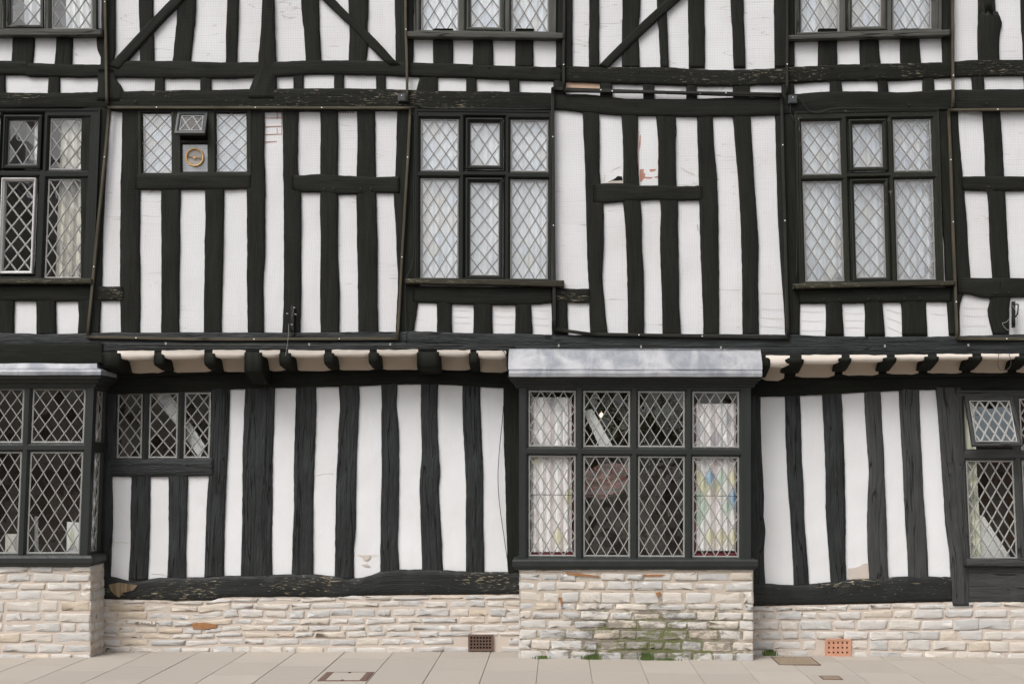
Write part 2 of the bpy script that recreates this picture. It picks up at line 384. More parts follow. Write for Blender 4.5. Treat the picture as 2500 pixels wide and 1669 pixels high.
# ------------------------------------------------------------------ top storey timbers
TOP = -330
def T(*a, **k): return timber(*a, U, parent=BLD, **k)
def Tn(name, pairs, off, **k): return timber(name, pairs, U + off, parent=BLD, **k)
for xl0, xr0, xl1, xr1 in ((553, 582, 550, 578), (1438, 1463, 1438, 1463), (1604, 1628, 1613, 1633),
                           (1680, 1721, 1682, 1722), (1784, 1815, 1792, 1822), (-300, -262, -302, -266), (2620, 2660, 2622, 2662), (2740, 2778, 2742, 2780)):
    sl, sr = (xl1 - xl0) / 150, (xr1 - xr0) / 150
    Tn('stud', V([(TOP, xl0 + sl * TOP * .3, xr0 + sr * TOP * .3), (0, xl0, xr0), (75, (xl0 + xl1) / 2, (xr0 + xr1) / 2), (165, xl1, xr1)]), 0)
Tn('stud', V([(TOP, 337, 372), (0, 338, 373), (80, 340, 374), (165, 341, 375)]), 0)
Tn('stud', V([(TOP, 436, 484), (0, 432, 477), (80, 427, 471), (165, 419, 463)]), 0)
Tn('stud', V([(TOP, 720, 764), (0, 734, 777), (80, 741, 780), (165, 747, 784)]), 0)
Tn('stud', V([(TOP, 848, 900), (0, 850, 899), (60, 852, 897), (110, 852, 898), (165, 850, 890)]), 0)
Tn('stud', V([(TOP, 1518, 1566), (0, 1520, 1564), (60, 1519, 1560), (165, 1518, 1562)]), 0)
Tn('stud', V([(TOP, 2386, 2428), (0, 2390, 2430), (28, 2390, 2437), (54, 2390, 2447), (88, 2389, 2441), (160, 2390, 2442)]), 0)
Tn('stud', V([(TOP, 2492, 2534), (0, 2493, 2535), (110, 2498, 2540), (165, 2500, 2542)]), 0)
Tn('post', V([(TOP, 247, 281), (0, 246, 280), (100, 247, 280), (130, 249, 279), (165, 246, 272)]), -.003, depth=.06)
Tn('post', V([(TOP, 640, 668), (0, 639, 668), (100, 634, 671), (130, 630, 672), (165, 626, 673), (240, 600, 674)]), -.009, depth=.06)
Tn('post', V([(TOP, 963, 1012), (0, 964, 1010), (160, 966, 1008)]), -.003, depth=.06)
Tn('post', V([(TOP, 1357, 1397), (0, 1357, 1398), (165, 1358, 1398)]), -.003, depth=.06)
Tn('post', V([(TOP, 1890, 1942), (0, 1890, 1941), (80, 1892, 1941), (165, 1893, 1940)]), -.003, depth=.06)
Tn('post', V([(TOP, 2296, 2330), (0, 2298, 2331), (160, 2303, 2331)]), -.003, depth=.06)
Tn('brace', [((560, -150), (580, -128)), ((414, 0), (436, 12)), ((345, 72), (370, 80)), ((280, 142), (306, 150)), ((262, 160), (290, 168))], -.014, depth=.04)
Tn('brace', [((660, -135), (682, -152)), ((789, 0), (819, 0)), ((855, 63), (876, 56)), ((898, 108), (922, 101)), ((936, 147), (962, 144)), ((950, 160), (978, 158))], -.014, depth=.04)
Tn('brace', [((1790, -150), (1812, -132)), ((1627, -2), (1652, 6)), ((1561, 60), (1578, 74)), ((1510, 110), (1528, 122)), ((1462, 158), (1484, 166))], -.014, depth=.04)
# rail at the foot of the top storey
Tn('rail', H([(-560, 150, 184), (0, 148, 181), (80, 153, 187), (238, 157, 188), (300, 149, 188), (420, 148, 190), (550, 152, 190), (672, 150, 187), (760, 147, 181), (890, 147, 182), (1008, 152, 186), (1130, 156, 189), (1258, 161, 194), (1372, 162, 198)]), -.007, mat='tim', depth=.06)
Tn('rail', H([(1368, 161, 198), (1480, 163, 202), (1600, 163, 206), (1722, 169, 209), (1800, 170, 209), (1893, 166, 205), (1940, 163, 202), (2046, 157, 197), (2200, 154, 195), (2304, 151, 189), (2390, 146, 186), (2500, 145, 184), (3060, 145, 184)]), -.008, mat='tim_worn', depth=.06)
# short studs under the top windows
for a in ((28, 82, 26, 77), (136, 176, 131, 174), (1057, 1106, 1057, 1105), (1154, 1203, 1154, 1204), (1258, 1303, 1257, 1303),
          (1998, 2045, 1998, 2045), (2099, 2147, 2100, 2153), (2199, 2247, 2200, 2251), (-90, -40, -92, -44)):
    Tn('short_stud', V([(70, a[0], a[1]), (110, a[0], a[1]), (165, a[2], a[3])]), 0)
Tn('short_stud', V([(70, 233, 262), (120, 236, 262), (140, 245, 262), (165, 243, 262)]), .001)
# short studs between the two beams (panel row 183..222)
for a in ((-30, 11, -30, 11), (118, 145, 115, 145), (378, 401, 376, 400), (488, 515, 487, 515), (715, 741, 716, 740), (815, 839, 815, 838), (918, 941, 918, 941),
          (1029, 1069, 1010, 1069), (1138, 1163, 1138, 1164), (1243, 1267, 1243, 1267), (1352, 1382, 1350, 1381), (1465, 1495, 1465, 1495), (1570, 1598, 1571, 1598),
          (1676, 1702, 1676, 1702), (1790, 1831, 1790, 1831), (1909, 1936, 1909, 1941), (2026, 2053, 2027, 2058), (2142, 2166, 2146, 2171), (2253, 2279, 2253, 2284), (2373, 2402, 2377, 2406),
          (2500, 2530, 2503, 2533), (-150, -120, -150, -120), (-270, -240, -270, -240)):
    Tn('short_stud', V([(176, a[0], a[1]), (205, (a[0] + a[2]) / 2, (a[1] + a[3]) / 2), (246, a[2], a[3])]), 0, rnd=.008)
Tn('short_stud', V([(170, 238, 280), (195, 238, 282), (205, 238, 292), (220, 236, 299), (236, 233, 298), (246, 232, 292)]), -.012, depth=.05)
# long beam over the first floor windows
Tn('rail', H([(-560, 222, 262), (0, 225, 264), (115, 226, 264), (240, 224, 264), (300, 222, 272), (488, 219, 272), (600, 217, 272), (740, 215, 271), (918, 216, 270), (1068, 221, 272), (1243, 223, 272), (1352, 227, 270)]), -.007, mat='tim_worn', depth=.07)
Tn('rail', H([(1348, 228, 266), (1381, 229, 268), (1423, 229, 273), (1516, 238, 280), (1600, 241, 282), (1700, 240, 284), (1790, 238, 283), (1894, 234, 280), (1925, 230, 279), (2055, 222, 276), (2200, 224, 272), (2300, 219, 270), (2500, 217, 270), (3060, 218, 270)]), -.008, mat='tim', depth=.07)

# ------------------------------------------------------------------ first floor timbers
def S1(secs, name='stud', off=0, **k): return Tn(name, V(secs), off, **k)
S1([(255, 200, 268), (400, 196, 258), (560, 196, 250), (690, 196, 246), (815, 188, 241)], 'post', -.002, mat='tim')
S1([(262, 298, 338), (400, 295, 342), (460, 293, 341), (600, 292, 340), (690, 291, 341), (760, 293, 341), (815, 294, 340)])
S1([(262, 600, 645), (365, 602, 644), (430, 602, 646), (560, 602, 646), (640, 602, 645), (700, 602, 642), (815, 604, 643)])
S1([(262, 689, 729), (400, 690, 726), (470, 691, 734), (600, 692, 734), (700, 692, 735), (760, 691, 734), (815, 689, 732)])
S1([(262, 780, 824), (330, 782, 825), (420, 781, 824), (500, 781, 825), (600, 782, 824), (700, 781, 828), (815, 782, 827)])
S1([(262, 870, 915), (340, 872, 916), (428, 870, 917), (480, 869, 918), (620, 872, 921), (720, 873, 921), (815, 874, 923)])
S1([(262, 969, 1000), (430, 965, 1000), (480, 961, 1000), (560, 966, 1000), (650, 970, 1000), (690, 971, 1000), (760, 968, 1005), (815, 966, 1008)], 'post', .003)
S1([(262, 994, 1022), (500, 990, 1022), (690, 988, 1024), (815, 966, 1009)], 'post', 0)
for a in (([392, 439], [392, 439], [393, 437], [392, 436]), ([498, 546], [500, 546], [498, 543], [496, 539])):
    S1([(425, *a[0]), (500, *a[1]), (650, *a[2]), (815, *a[3])])
S1([(262, 1420, 1462), (300, 1424, 1464), (400, 1428, 1464), (440, 1429, 1466), (490, 1431, 1473), (560, 1432, 1474), (640, 1434, 1472), (680, 1436, 1471), (730, 1438, 1475), (780, 1439, 1480), (818, 1441, 1486)])
S1([(262, 1514, 1559), (290, 1518, 1558), (380, 1522, 1557), (445, 1521, 1561), (490, 1521, 1564), (540, 1526, 1567), (600, 1529, 1568), (660, 1531, 1571), (740, 1533, 1573), (818, 1533, 1573)])
S1([(262, 1598, 1650), (290, 1602, 1651), (350, 1607, 1650), (450, 1607, 1652), (500, 1613, 1656), (580, 1612, 1656), (660, 1613, 1658), (740, 1617, 1659), (818, 1618, 1663)])
S1([(262, 1700, 1741), (285, 1702, 1741), (330, 1703, 1743), (370, 1705, 1745), (440, 1707, 1751), (520, 1708, 1754), (640, 1711, 1756), (740, 1716, 1757), (818, 1718, 1756)])
S1([(262, 1789, 1832), (285, 1790, 1833), (370, 1797, 1838), (440, 1803, 1842), (520, 1808, 1848), (600, 1811, 1852), (660, 1812, 1852), (740, 1813, 1852), (818, 1814, 1854)])
S1([(262, 1893, 1950), (400, 1896, 1952), (480, 1898, 1952), (580, 1903, 1954), (660, 1908, 1956), (730, 1913, 1955), (818, 1919, 1953)], 'post', .002)
S1([(262, 2288, 2341), (330, 2290, 2343), (430, 2295, 2352), (500, 2300, 2358), (600, 2306, 2365), (665, 2308, 2370), (690, 2310, 2368), (740, 2314, 2345), (818, 2318, 2345)], 'post', .002)
S1([(258, 2400, 2443), (330, 2404, 2447), (430, 2408, 2453), (470, 2413, 2456), (580, 2418, 2461), (690, 2425, 2468)])
S1([(700, 2416, 2470), (735, 2418, 2466), (755, 2413, 2465), (785, 2418, 2465), (818, 2427, 2465)], 'short_stud')
for dx in (140, 270, 400): S1([(258, 2402 + dx, 2443 + dx), (430, 2408 + dx, 2453 + dx), (690, 2424 + dx, 2467 + dx), (818, 2427 + dx, 2467 + dx)])
for dx in (-300, -400, -500): S1([(258, 100 + dx, 145 + dx), (815, 98 + dx, 143 + dx)])
# rails of the first floor
Tn('rail', H([(330, 424, 462), (400, 425, 462), (500, 424, 461), (612, 424, 461)]), -.006)
Tn('rail', H([(712, 425, 462), (735, 427, 468), (780, 424, 468), (825, 428, 474), (868, 430, 473), (917, 431, 469), (975, 430, 470)]), -.006)
Tn('rail', H([(1448, 449, 494), (1475, 447, 495), (1520, 447, 491), (1562, 452, 488), (1605, 452, 487), (1655, 454, 489), (1715, 452, 487)]), -.006, wob=1.4)
Tn('rail', H([(2348, 431, 463), (2410, 430, 465), (2500, 430, 465), (3060, 430, 465)]), -.006, mat='tim_worn')
Tn('rail', H([(236, 697, 733), (262, 698, 734), (300, 697, 733)]), -.004, mat='tim_worn')
Tn('rail', H([(-560, 695, 735), (33, 694, 734), (120, 695, 735), (236, 694, 735)]), -.004)
Tn('rail', H([(1008, 697, 737), (1100, 699, 741), (1200, 700, 744), (1300, 699, 743), (1350, 698, 738)]), -.004)
Tn('rail', H([(1346, 702, 738), (1385, 704, 739), (1440, 704, 739)]), -.003, mat='tim_worn')
Tn('rail', H([(1950, 702, 741), (2055, 702, 740), (2200, 702, 737), (2322, 700, 736)]), -.004)
Tn('rail', H([(2338, 676, 716), (2370, 677, 718), (2400, 678, 726), (2440, 678, 726), (2500, 678, 725), (3060, 678, 725)]), -.008)
for y0, secs in ((725, [(-110, 33, -110, 33), (87, 135, 87, 135), (189, 220, 190, 214), (1065, 1104, 1066, 1104), (1155, 1203, 1155, 1203), (1257, 1296, 1257, 1301), (1345, 1386, 1347, 1388),
                        (2016, 2057, 2017, 2062), (2111, 2155, 2113, 2162), (2200, 2262, 2204, 2266)]),):
    for a in secs: S1([(y0, a[0], a[1]), (768, (a[0] + a[2]) / 2 + 1, (a[1] + a[3]) / 2 - 1), (820, a[2], a[3])], 'short_stud')
S1([(690, 982, 1012), (740, 985, 1010), (815, 984, 1007)], 'short_stud', .001)
# bressummer and fascia over the jetty
Tn('bressummer', H([(-560, 812, 842), (0, 812, 842), (105, 815, 842), (250, 811, 840), (400, 811, 838), (690, 811, 838), (970, 809, 838), (1010, 808, 838), (1155, 813, 842), (1260, 814, 846), (1440, 817, 850), (1650, 815, 852), (1900, 816, 852), (2020, 820, 852), (2200, 821, 850), (2330, 820, 849), (2500, 816, 847), (3060, 816, 847)]), -.010, mat='tim_low', depth=.10)
Tn('bressummer', H([(-560, 838, 889), (0, 838, 888), (130, 838, 887), (252, 837, 886)]), -.022, mat='tim', depth=.20, wob=.3, rnd=.004)
Tn('bressummer', H([(250, 834, 858), (600, 836, 857), (970, 836, 856), (1240, 842, 857), (1300, 846, 862), (1860, 848, 869), (2100, 846, 869), (2300, 846, 867), (2500, 843, 865), (3060, 843, 865)]), -.020, mat='tim_low', depth=.10, wob=.4, rnd=.005)

# ------------------------------------------------------------------ ground floor timbers
def G(name, pairs, Y=0, mat='tim_low', **k): return timber(name, pairs, Y, mat, BLD, **k)
G('wall_plate', H([(255, 902, 962), (350, 905, 960), (520, 900, 952), (560, 898, 949), (670, 898, 947), (780, 895, 944), (870, 893, 942), (1000, 893, 938), (1080, 893, 939), (1180, 895, 944), (1275, 897, 948)]), -.006, depth=.08, mat='tim')
G('wall_plate', H([(1815, 905, 969), (1860, 910, 968), (1930, 910, 966), (2008, 910, 963), (2110, 908, 957), (2196, 908, 953), (2290, 906, 951), (2400, 905, 953), (2500, 905, 954), (3060, 905, 954)]), -.006, depth=.08, mat='tim')
studs = [
 [(940, 598, 671), (1000, 595, 669), (1060, 593, 667), (1150, 591, 664), (1250, 590, 664), (1330, 589, 663), (1412, 587, 662)],
 [(940, 722, 772), (1000, 721, 771), (1060, 719, 769), (1150, 717, 767), (1260, 716, 764), (1340, 713, 764), (1412, 711, 764)],
 [(938, 826, 876), (970, 828, 877), (1000, 829, 875), (1040, 826, 874), (1100, 824, 871), (1150, 821, 870), (1200, 819, 869), (1250, 819, 868), (1290, 818, 868), (1340, 817, 864), (1415, 816, 863)],
 [(935, 930, 970), (990, 931, 968), (1040, 930, 972), (1100, 931, 974), (1150, 931, 974), (1250, 929, 973), (1330, 928, 971), (1400, 928, 975)],
 [(932, 1027, 1070), (1000, 1027, 1067), (1060, 1029, 1069), (1110, 1030, 1071), (1150, 1026, 1074), (1200, 1024, 1071), (1250, 1026, 1074), (1320, 1028, 1078), (1400, 1030, 1081)],
 [(935, 1129, 1172), (1000, 1129, 1173), (1080, 1132, 1176), (1140, 1135, 1179), (1200, 1137, 1180), (1300, 1137, 1180), (1405, 1137, 1182)],
 [(955, 1917, 1954), (1050, 1919, 1957), (1100, 1921, 1958), (1150, 1922, 1961), (1200, 1926, 1963), (1250, 1930, 1964), (1300, 1932, 1967), (1360, 1936, 1972), (1432, 1939, 1977)],
 [(955, 2008, 2055), (1050, 2012, 2060), (1120, 2015, 2063), (1200, 2017, 2064), (1260, 2018, 2065), (1330, 2023, 2065), (1380, 2027, 2066), (1428, 2029, 2068)],
 [(950, 2110, 2151), (1040, 2115, 2155), (1100, 2119, 2159), (1160, 2122, 2161), (1220, 2120, 2163), (1280, 2118, 2166), (1340, 2119, 2168), (1420, 2124, 2170)],
 [(945, 2196, 2245), (1050, 2200, 2248), (1130, 2205, 2252), (1220, 2209, 2257), (1290, 2213, 2262), (1360, 2217, 2266), (1415, 2219, 2268)],
 [(2940 / 3, 2700, 2745), (1412, 2705, 2750)], [(980, 2830, 2875), (1412, 2835, 2880)],
]
for i, s in enumerate(studs): G('stud', V(s), 0, 'tim_low' if i < 8 else 'tim_grey', depth=.06, rough=.006, rnd=.012)
G('post', V([(935, 514, 561), (1000, 514, 559), (1080, 512, 556), (1160, 509, 552), (1200, 505, 550), (1300, 501, 547), (1410, 498, 545)]), -.001, depth=.06, rough=.005)
G('post', V([(935, 250, 284), (1040, 250, 281), (1160, 250, 273), (1250, 248, 274), (1340, 247, 271), (1420, 246, 268)]), -.001, depth=.06)
G('post', V([(935, 1229, 1282), (1010, 1229, 1282), (1100, 1231, 1282), (1210, 1234, 1282), (1300, 1236, 1282), (1410, 1240, 1282)]), -.003, 'tim', depth=.06)
G('post', V([(945, 1815, 1857), (1040, 1815, 1858), (1100, 1815, 1860), (1150, 1815, 1863), (1220, 1815, 1866), (1260, 1815, 1865), (1290, 1815, 1870), (1350, 1815, 1866), (1432, 1815, 1869)]), -.003, depth=.06, rough=.006)
G('post', V([(945, 2287, 2348), (1040, 2294, 2350), (1120, 2300, 2354), (1220, 2306, 2358), (1290, 2312, 2362), (1350, 2320, 2366), (1400, 2323, 2367), (1478, 2326, 2366)]), -.011, 'tim_grey', depth=.08, rough=.007)
G('rail', H([(262, 1120, 1163), (380, 1120, 1163), (520, 1118, 1161)]), -.006, depth=.06, wob=.5)
for a in ((320, 366, 318, 365, 313, 359), (411, 458, 411, 455, 407, 453)):
    G('short_stud', V([(1150, a[0], a[1]), (1250, a[2], a[3]), (1300, a[2], a[3] - 1), (1416, a[4], a[5])]), 0, depth=.06, rough=.005)
G('sill_beam', H([(246, 1403, 1462), (280, 1410, 1462), (320, 1419, 1463), (345, 1416, 1464), (380, 1411, 1465), (450, 1409, 1466), (520, 1407, 1465), (560, 1406, 1458), (665, 1402, 1456), (760, 1402, 1458), (815, 1407, 1457), (870, 1411, 1455), (905, 1403, 1454), (930, 1394, 1454), (970, 1390, 1453), (1080, 1391, 1452), (1180, 1396, 1452), (1282, 1396, 1451)]), -.012, 'tim_sill', depth=.09, rough=.012, rnd=.02, wob=1.6)
G('sill_beam', H([(1815, 1422, 1480), (1870, 1424, 1478), (1938, 1428, 1476), (2030, 1421, 1474), (2067, 1415, 1473), (2125, 1412, 1472), (2220, 1407, 1470), (2328, 1408, 1467)]), -.012, 'tim_sill', depth=.09, rough=.012, rnd=.02, wob=1.6)
G('rail', H([(2362, 1372, 1472), (2450, 1372, 1470), (2650, 1372, 1468), (3060, 1372, 1468)]), -.008, 'tim_grey', depth=.09, rough=.006)
G('post', V([(950, 2628, 2670), (1380, 2636, 2680)]), -.004, 'tim_grey')

# ------------------------------------------------------------------ jetty: joist ends, plaster coving, trim boards
def joist(x0, x1, ytop, ynose, ybot, mat='tim', Y0=-.300, big=False):
    if x0 < 1500: ynose += 9
    mb = MB(); a = W(x0, ytop, Y0); b = W(x1, ytop, Y0)
    z0 = a.z - .001; z1 = W(0, ynose, Y0).z; z2 = W(0, ybot, -.08).z
    prof = [(Y0 + .002, z0), (Y0 - .01, z0 - .02), (Y0 - .016, z1 + .03), (Y0 - .004, z1 + .012), (Y0 + .02, z1 + .002), (Y0 + .05, z1 * .85 + z2 * .15), (Y0 + .12, z1 * .4 + z2 * .6), (-.10, z2), (.03, z2), (.03, z0)]
    prof = [(y + .008 * noise.noise((y * 9, z * 9, x0)), z + .006 * noise.noise((y * 9, z * 9, x0 + 50))) if 0 < i < 7 else (y, z) for i, (y, z) in enumerate(prof)]
    n = 5; rings = []
    for k in range(n):
        f = k / (n - 1); x = a.x + (b.x - a.x) * f; ins = .006 if k in (0, n - 1) else 0
        rings.append(mb.add([Vector((x, y + ins, z + ins)) for y, z in prof]))
    m_ = len(prof)
    for r0, r1 in zip(rings, rings[1:]):
        for j in range(m_): mb.fi((r0 + j, r0 + (j + 1) % m_, r1 + (j + 1) % m_, r1 + j), smooth=j not in (0, m_ - 1))
    mb.fi(range(rings[0], rings[0] + m_)); mb.fi(range(rings[-1], rings[-1] + m_))
    return mb.build('joist_end', mat, BLD)
def cove(x0, x1, y0, dy, slope=0):
    mb = MB(); rows = []; n = max(3, int((x1 - x0) / 14))
    for k in range(n + 1):
        x = x0 + (x1 - x0) * k / n; yy = y0 + slope * (x - x0); e = min(k, n - k) / n; wv = 1.5 * noise.noise((x * .03, y0, 3))
        X = W(x, 0, -.27).x
        zt = W(0, yy, -.27).z
        hz = (dy + 3 + wv) / 300 * (1 if e > .01 else .75)
        prof = [(-.296, zt + .012), (-.304, zt), (-.306, zt - hz * .5), (-.298, zt - hz), (-.27, zt - hz - .004), (-.18, zt - hz + .002), (-.11, zt - hz - .014), (-.085, zt - hz - .048), (-.05, zt - hz - .094)]
        rows.append(mb.add([Vector((X, y + .004 * noise.noise((x * .05, y * 30, 1)), z)) for y, z in prof]))
    for a, b in zip(rows, rows[1:]):
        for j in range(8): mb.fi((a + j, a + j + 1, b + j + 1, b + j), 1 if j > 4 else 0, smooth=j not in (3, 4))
    return mb.build('cove_panel', ['cove', 'cove_shade_dirt'], BLD)
JL = [(250, 296, 858, 890, 912), (376, 402, 858, 885, 906), (499, 526, 858, 886, 906), (682, 711, 857, 884, 904), (791, 816, 857, 882, 902), (900, 925, 856, 880, 900), (1145, 1168, 857, 882, 906)]
for a in JL: joist(*a)
joist(597, 640, 857, 905, 940, Y0=-.305); joist(1018, 1072, 857, 892, 912, Y0=-.305)
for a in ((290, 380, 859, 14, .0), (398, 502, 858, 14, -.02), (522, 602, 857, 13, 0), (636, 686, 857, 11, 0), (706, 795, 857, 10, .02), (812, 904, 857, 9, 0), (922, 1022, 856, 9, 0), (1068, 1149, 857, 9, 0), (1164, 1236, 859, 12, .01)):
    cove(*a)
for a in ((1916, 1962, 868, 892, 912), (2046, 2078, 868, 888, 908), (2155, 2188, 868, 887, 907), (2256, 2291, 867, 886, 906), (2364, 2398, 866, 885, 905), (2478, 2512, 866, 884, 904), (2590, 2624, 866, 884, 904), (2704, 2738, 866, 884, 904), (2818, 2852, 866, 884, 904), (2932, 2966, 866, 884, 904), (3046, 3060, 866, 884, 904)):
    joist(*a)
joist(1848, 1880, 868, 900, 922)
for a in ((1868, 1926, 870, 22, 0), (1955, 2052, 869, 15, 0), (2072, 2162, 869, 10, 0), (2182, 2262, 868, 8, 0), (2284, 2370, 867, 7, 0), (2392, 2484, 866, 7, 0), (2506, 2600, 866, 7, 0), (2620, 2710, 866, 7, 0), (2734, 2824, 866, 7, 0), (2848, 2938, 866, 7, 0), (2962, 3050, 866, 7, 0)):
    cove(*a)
G('trim_board', H([(280, 910, 922), (440, 903, 914), (592, 894, 906)]), -.045, 'tim', depth=.05, wob=.2, rnd=.003)
G('trim_board', H([(650, 899, 910), (850, 893, 904), (1020, 886, 899)]), -.045, 'tim', depth=.05, wob=.2, rnd=.003)
G('trim_board', H([(1070, 889, 902), (1240, 898, 911)]), -.045, 'tim', depth=.05, wob=.2, rnd=.003)
G('trim_board', H([(1888, 911, 922), (2150, 909, 921), (2500, 903, 918), (3060, 903, 918)]), -.045, 'tim', depth=.05, wob=.2, rnd=.003)

# ------------------------------------------------------------------ windows
def shear(mp, a, yref, b, xref):
    return lambda x, y, off=0.0: mp(x + a * (y - yref), y + b * (x - xref), off)
def ring(mb, mp, rect, prof, mat=0):
    """prof: list of (outset, depth) rings around rect, joined in turn."""
    x0, y0, x1, y1 = rect; ids = []
    for o_, d_ in prof:
        ids.append([(x0 - o_, y0 - o_, d_), (x1 + o_, y0 - o_, d_), (x1 + o_, y1 + o_, d_), (x0 - o_, y1 + o_, d_)])
    for A, B in zip(ids, ids[1:]):
        for k in range(4):
            P = [A[k], A[(k + 1) % 4], B[(k + 1) % 4], B[k]]; l = k % 2
            mb.face([mp(*p) for p in P], mat, [((p[1] if not l else p[0]) / 300 + p[2], (p[0] if not l else p[1]) / 300) for p in P])
def leaded(name, mp, rect, off, mats=('came_dull', 'glass'), nx=None, ny=None, cw=3.2, tilt=.010, parent=None, phase=(0, 0), tints=None, edge=True, cell=30., rows=47.):
    x0, y0, x1, y1 = rect; w_, h_ = x1 - x0, y1 - y0
    nx = nx or max(1, round(w_ / cell)); ny = ny or max(1, round(h_ / rows)); pw, ph = w_ / nx, h_ / ny
    mb = MB(); e = 3
    X0, Y0, X1, Y1 = x0 - e, y0 - e, x1 + e, y1 + e
    def clip(poly):
        for ax, lim, sg in ((0, X0, 1), (0, X1, -1), (1, Y0, 1), (1, Y1, -1)):
            out = []
            for i in range(len(poly)):
                p, q = poly[i - 1], poly[i]; ip, iq = sg * (p[ax] - lim) >= 0, sg * (q[ax] - lim) >= 0
                if ip != iq:
                    t_ = (lim - p[ax]) / (q[ax] - p[ax]); out.append((p[0] + (q[0] - p[0]) * t_, p[1] + (q[1] - p[1]) * t_))
                if iq: out.append(q)
            poly = out
            if len(poly) < 3: return None
        return poly
    fu, fv = phase; rnd = random.Random(hash(name) % 99 + int(x0) + int(y0))
    nodes = set(); N = int(nx + ny + 4)
    for k in range(-N, N):
        for l in range(-N, N):
            # diamond with left node at u+v=k, u-v=l
            u0, v0 = (k + l) / 2 + fu, (k - l) / 2 + fv
            poly = [(x0 + pw * u, y0 + ph * v) for u, v in ((u0, v0), (u0 + .5, v0 - .5), (u0 + 1, v0), (u0 + .5, v0 + .5))]
            c = clip(poly)
            if not c: continue
            nodes.add((round(poly[0][0], 2), round(poly[0][1], 2)))
            ax_, az_ = rnd.gauss(0, tilt), rnd.gauss(0, tilt); mx, my = sum(p[0] for p in c) / len(c), sum(p[1] for p in c) / len(c)
            mat = 1
            if tints:
                for (tx, ty, mi) in tints:
                    if abs(tx - mx) / (pw / 2) + abs(ty - my) / (ph / 2) < .9: mat = mi
            if mat == 1 and len(mats) > 2 and tints is None and rnd.random() < (.12 if len(mats) == 3 else .34): mat = rnd.randint(2, len(mats) - 1)
            mb.face([mp(p[0], p[1], off + ax_ * (p[0] - mx) / 300 + az_ * (p[1] - my) / 300) for p in c], mat)
    for sgn in (1, -1):
        for k in range(-N, N):
            # u + sgn*v = k + f
            c0 = k + fu + sgn * fv
            pts = []
            for xx in (X0, X1):
                v = (c0 - (xx - x0) / pw) * sgn; yy = y0 + v * ph
                if Y0 <= yy <= Y1: pts.append((xx, yy))
            for yy in (Y0, Y1):
                u = c0 - sgn * (yy - y0) / ph; xx = x0 + u * pw
                if X0 < xx < X1: pts.append((xx, yy))
            if len(pts) < 2: continue
            p, q = Vector(pts[0]), Vector(pts[1]); d = q - p
            if d.length < 3: continue
            nrm = Vector((-d.y, d.x)).normalized() * cw / 2
            seg = max(1, int(d.length / 30)); prev = None
            for s_ in range(seg + 1):
                c = p.lerp(q, s_ / seg); j = 0 if s_ in (0, seg) else .35
                c = c + Vector((rnd.uniform(-j, j), rnd.uniform(-j, j)))
                cur = mb.add([mp(c.x - nrm.x, c.y - nrm.y, off - .001), mp(c.x - nrm.x * .5, c.y - nrm.y * .5, off - .0045), mp(c.x + nrm.x * .5, c.y + nrm.y * .5, off - .0045), mp(c.x + nrm.x, c.y + nrm.y, off - .001),
                              mp(c.x + nrm.x, c.y + nrm.y, off + .003), mp(c.x - nrm.x, c.y - nrm.y, off + .003)])
                if prev is not None:
                    for a in range(6): mb.fi((prev + a, prev + (a + 1) % 6, cur + (a + 1) % 6, cur + a), 0)
                prev = cur
    for (x, y) in nodes:
        if x0 + 2 < x < x1 - 2 and y0 + 2 < y < y1 - 2:
            mb.disc(mp(x, y, off - .004), cw * .72 / 300, 7, .003, 0, (mp(0, 0, -1) - mp(0, 0, 0)))
    if edge: ring(mb, mp, rect, [(3, off - .002), (-.4, off - .006), (-2.0, off - .004), (-2.2, off - .001)], 0)
    return mb.build(name, list(mats), parent)
def cells(mb, mp, outer, holes, off, mat=0):
    xs = sorted({outer[0], outer[2], *[h[0] for h in holes], *[h[2] for h in holes]}); ys = sorted({outer[1], outer[3], *[h[1] for h in holes], *[h[3] for h in holes]})
    for i in range(len(xs) - 1):
        for j in range(len(ys) - 1):
            a, b, c, d = xs[i], xs[i + 1], ys[j], ys[j + 1]; mx, my = (a + b) / 2, (c + d) / 2
            if any(h[0] < mx < h[2] and h[1] < my < h[3] for h in holes): continue
            hor = (my < outer[1] + 14 or my > outer[3] - 14 or not any(h[1] < my < h[3] for h in holes))
            P = [(a, c), (a, d), (b, d), (b, c)]
            mb.face([mp(x, y, off) for x, y in P], mat, [((y, x) if hor else (x, y)) for x, y in [(p[0] / 300, p[1] / 300) for p in P]])
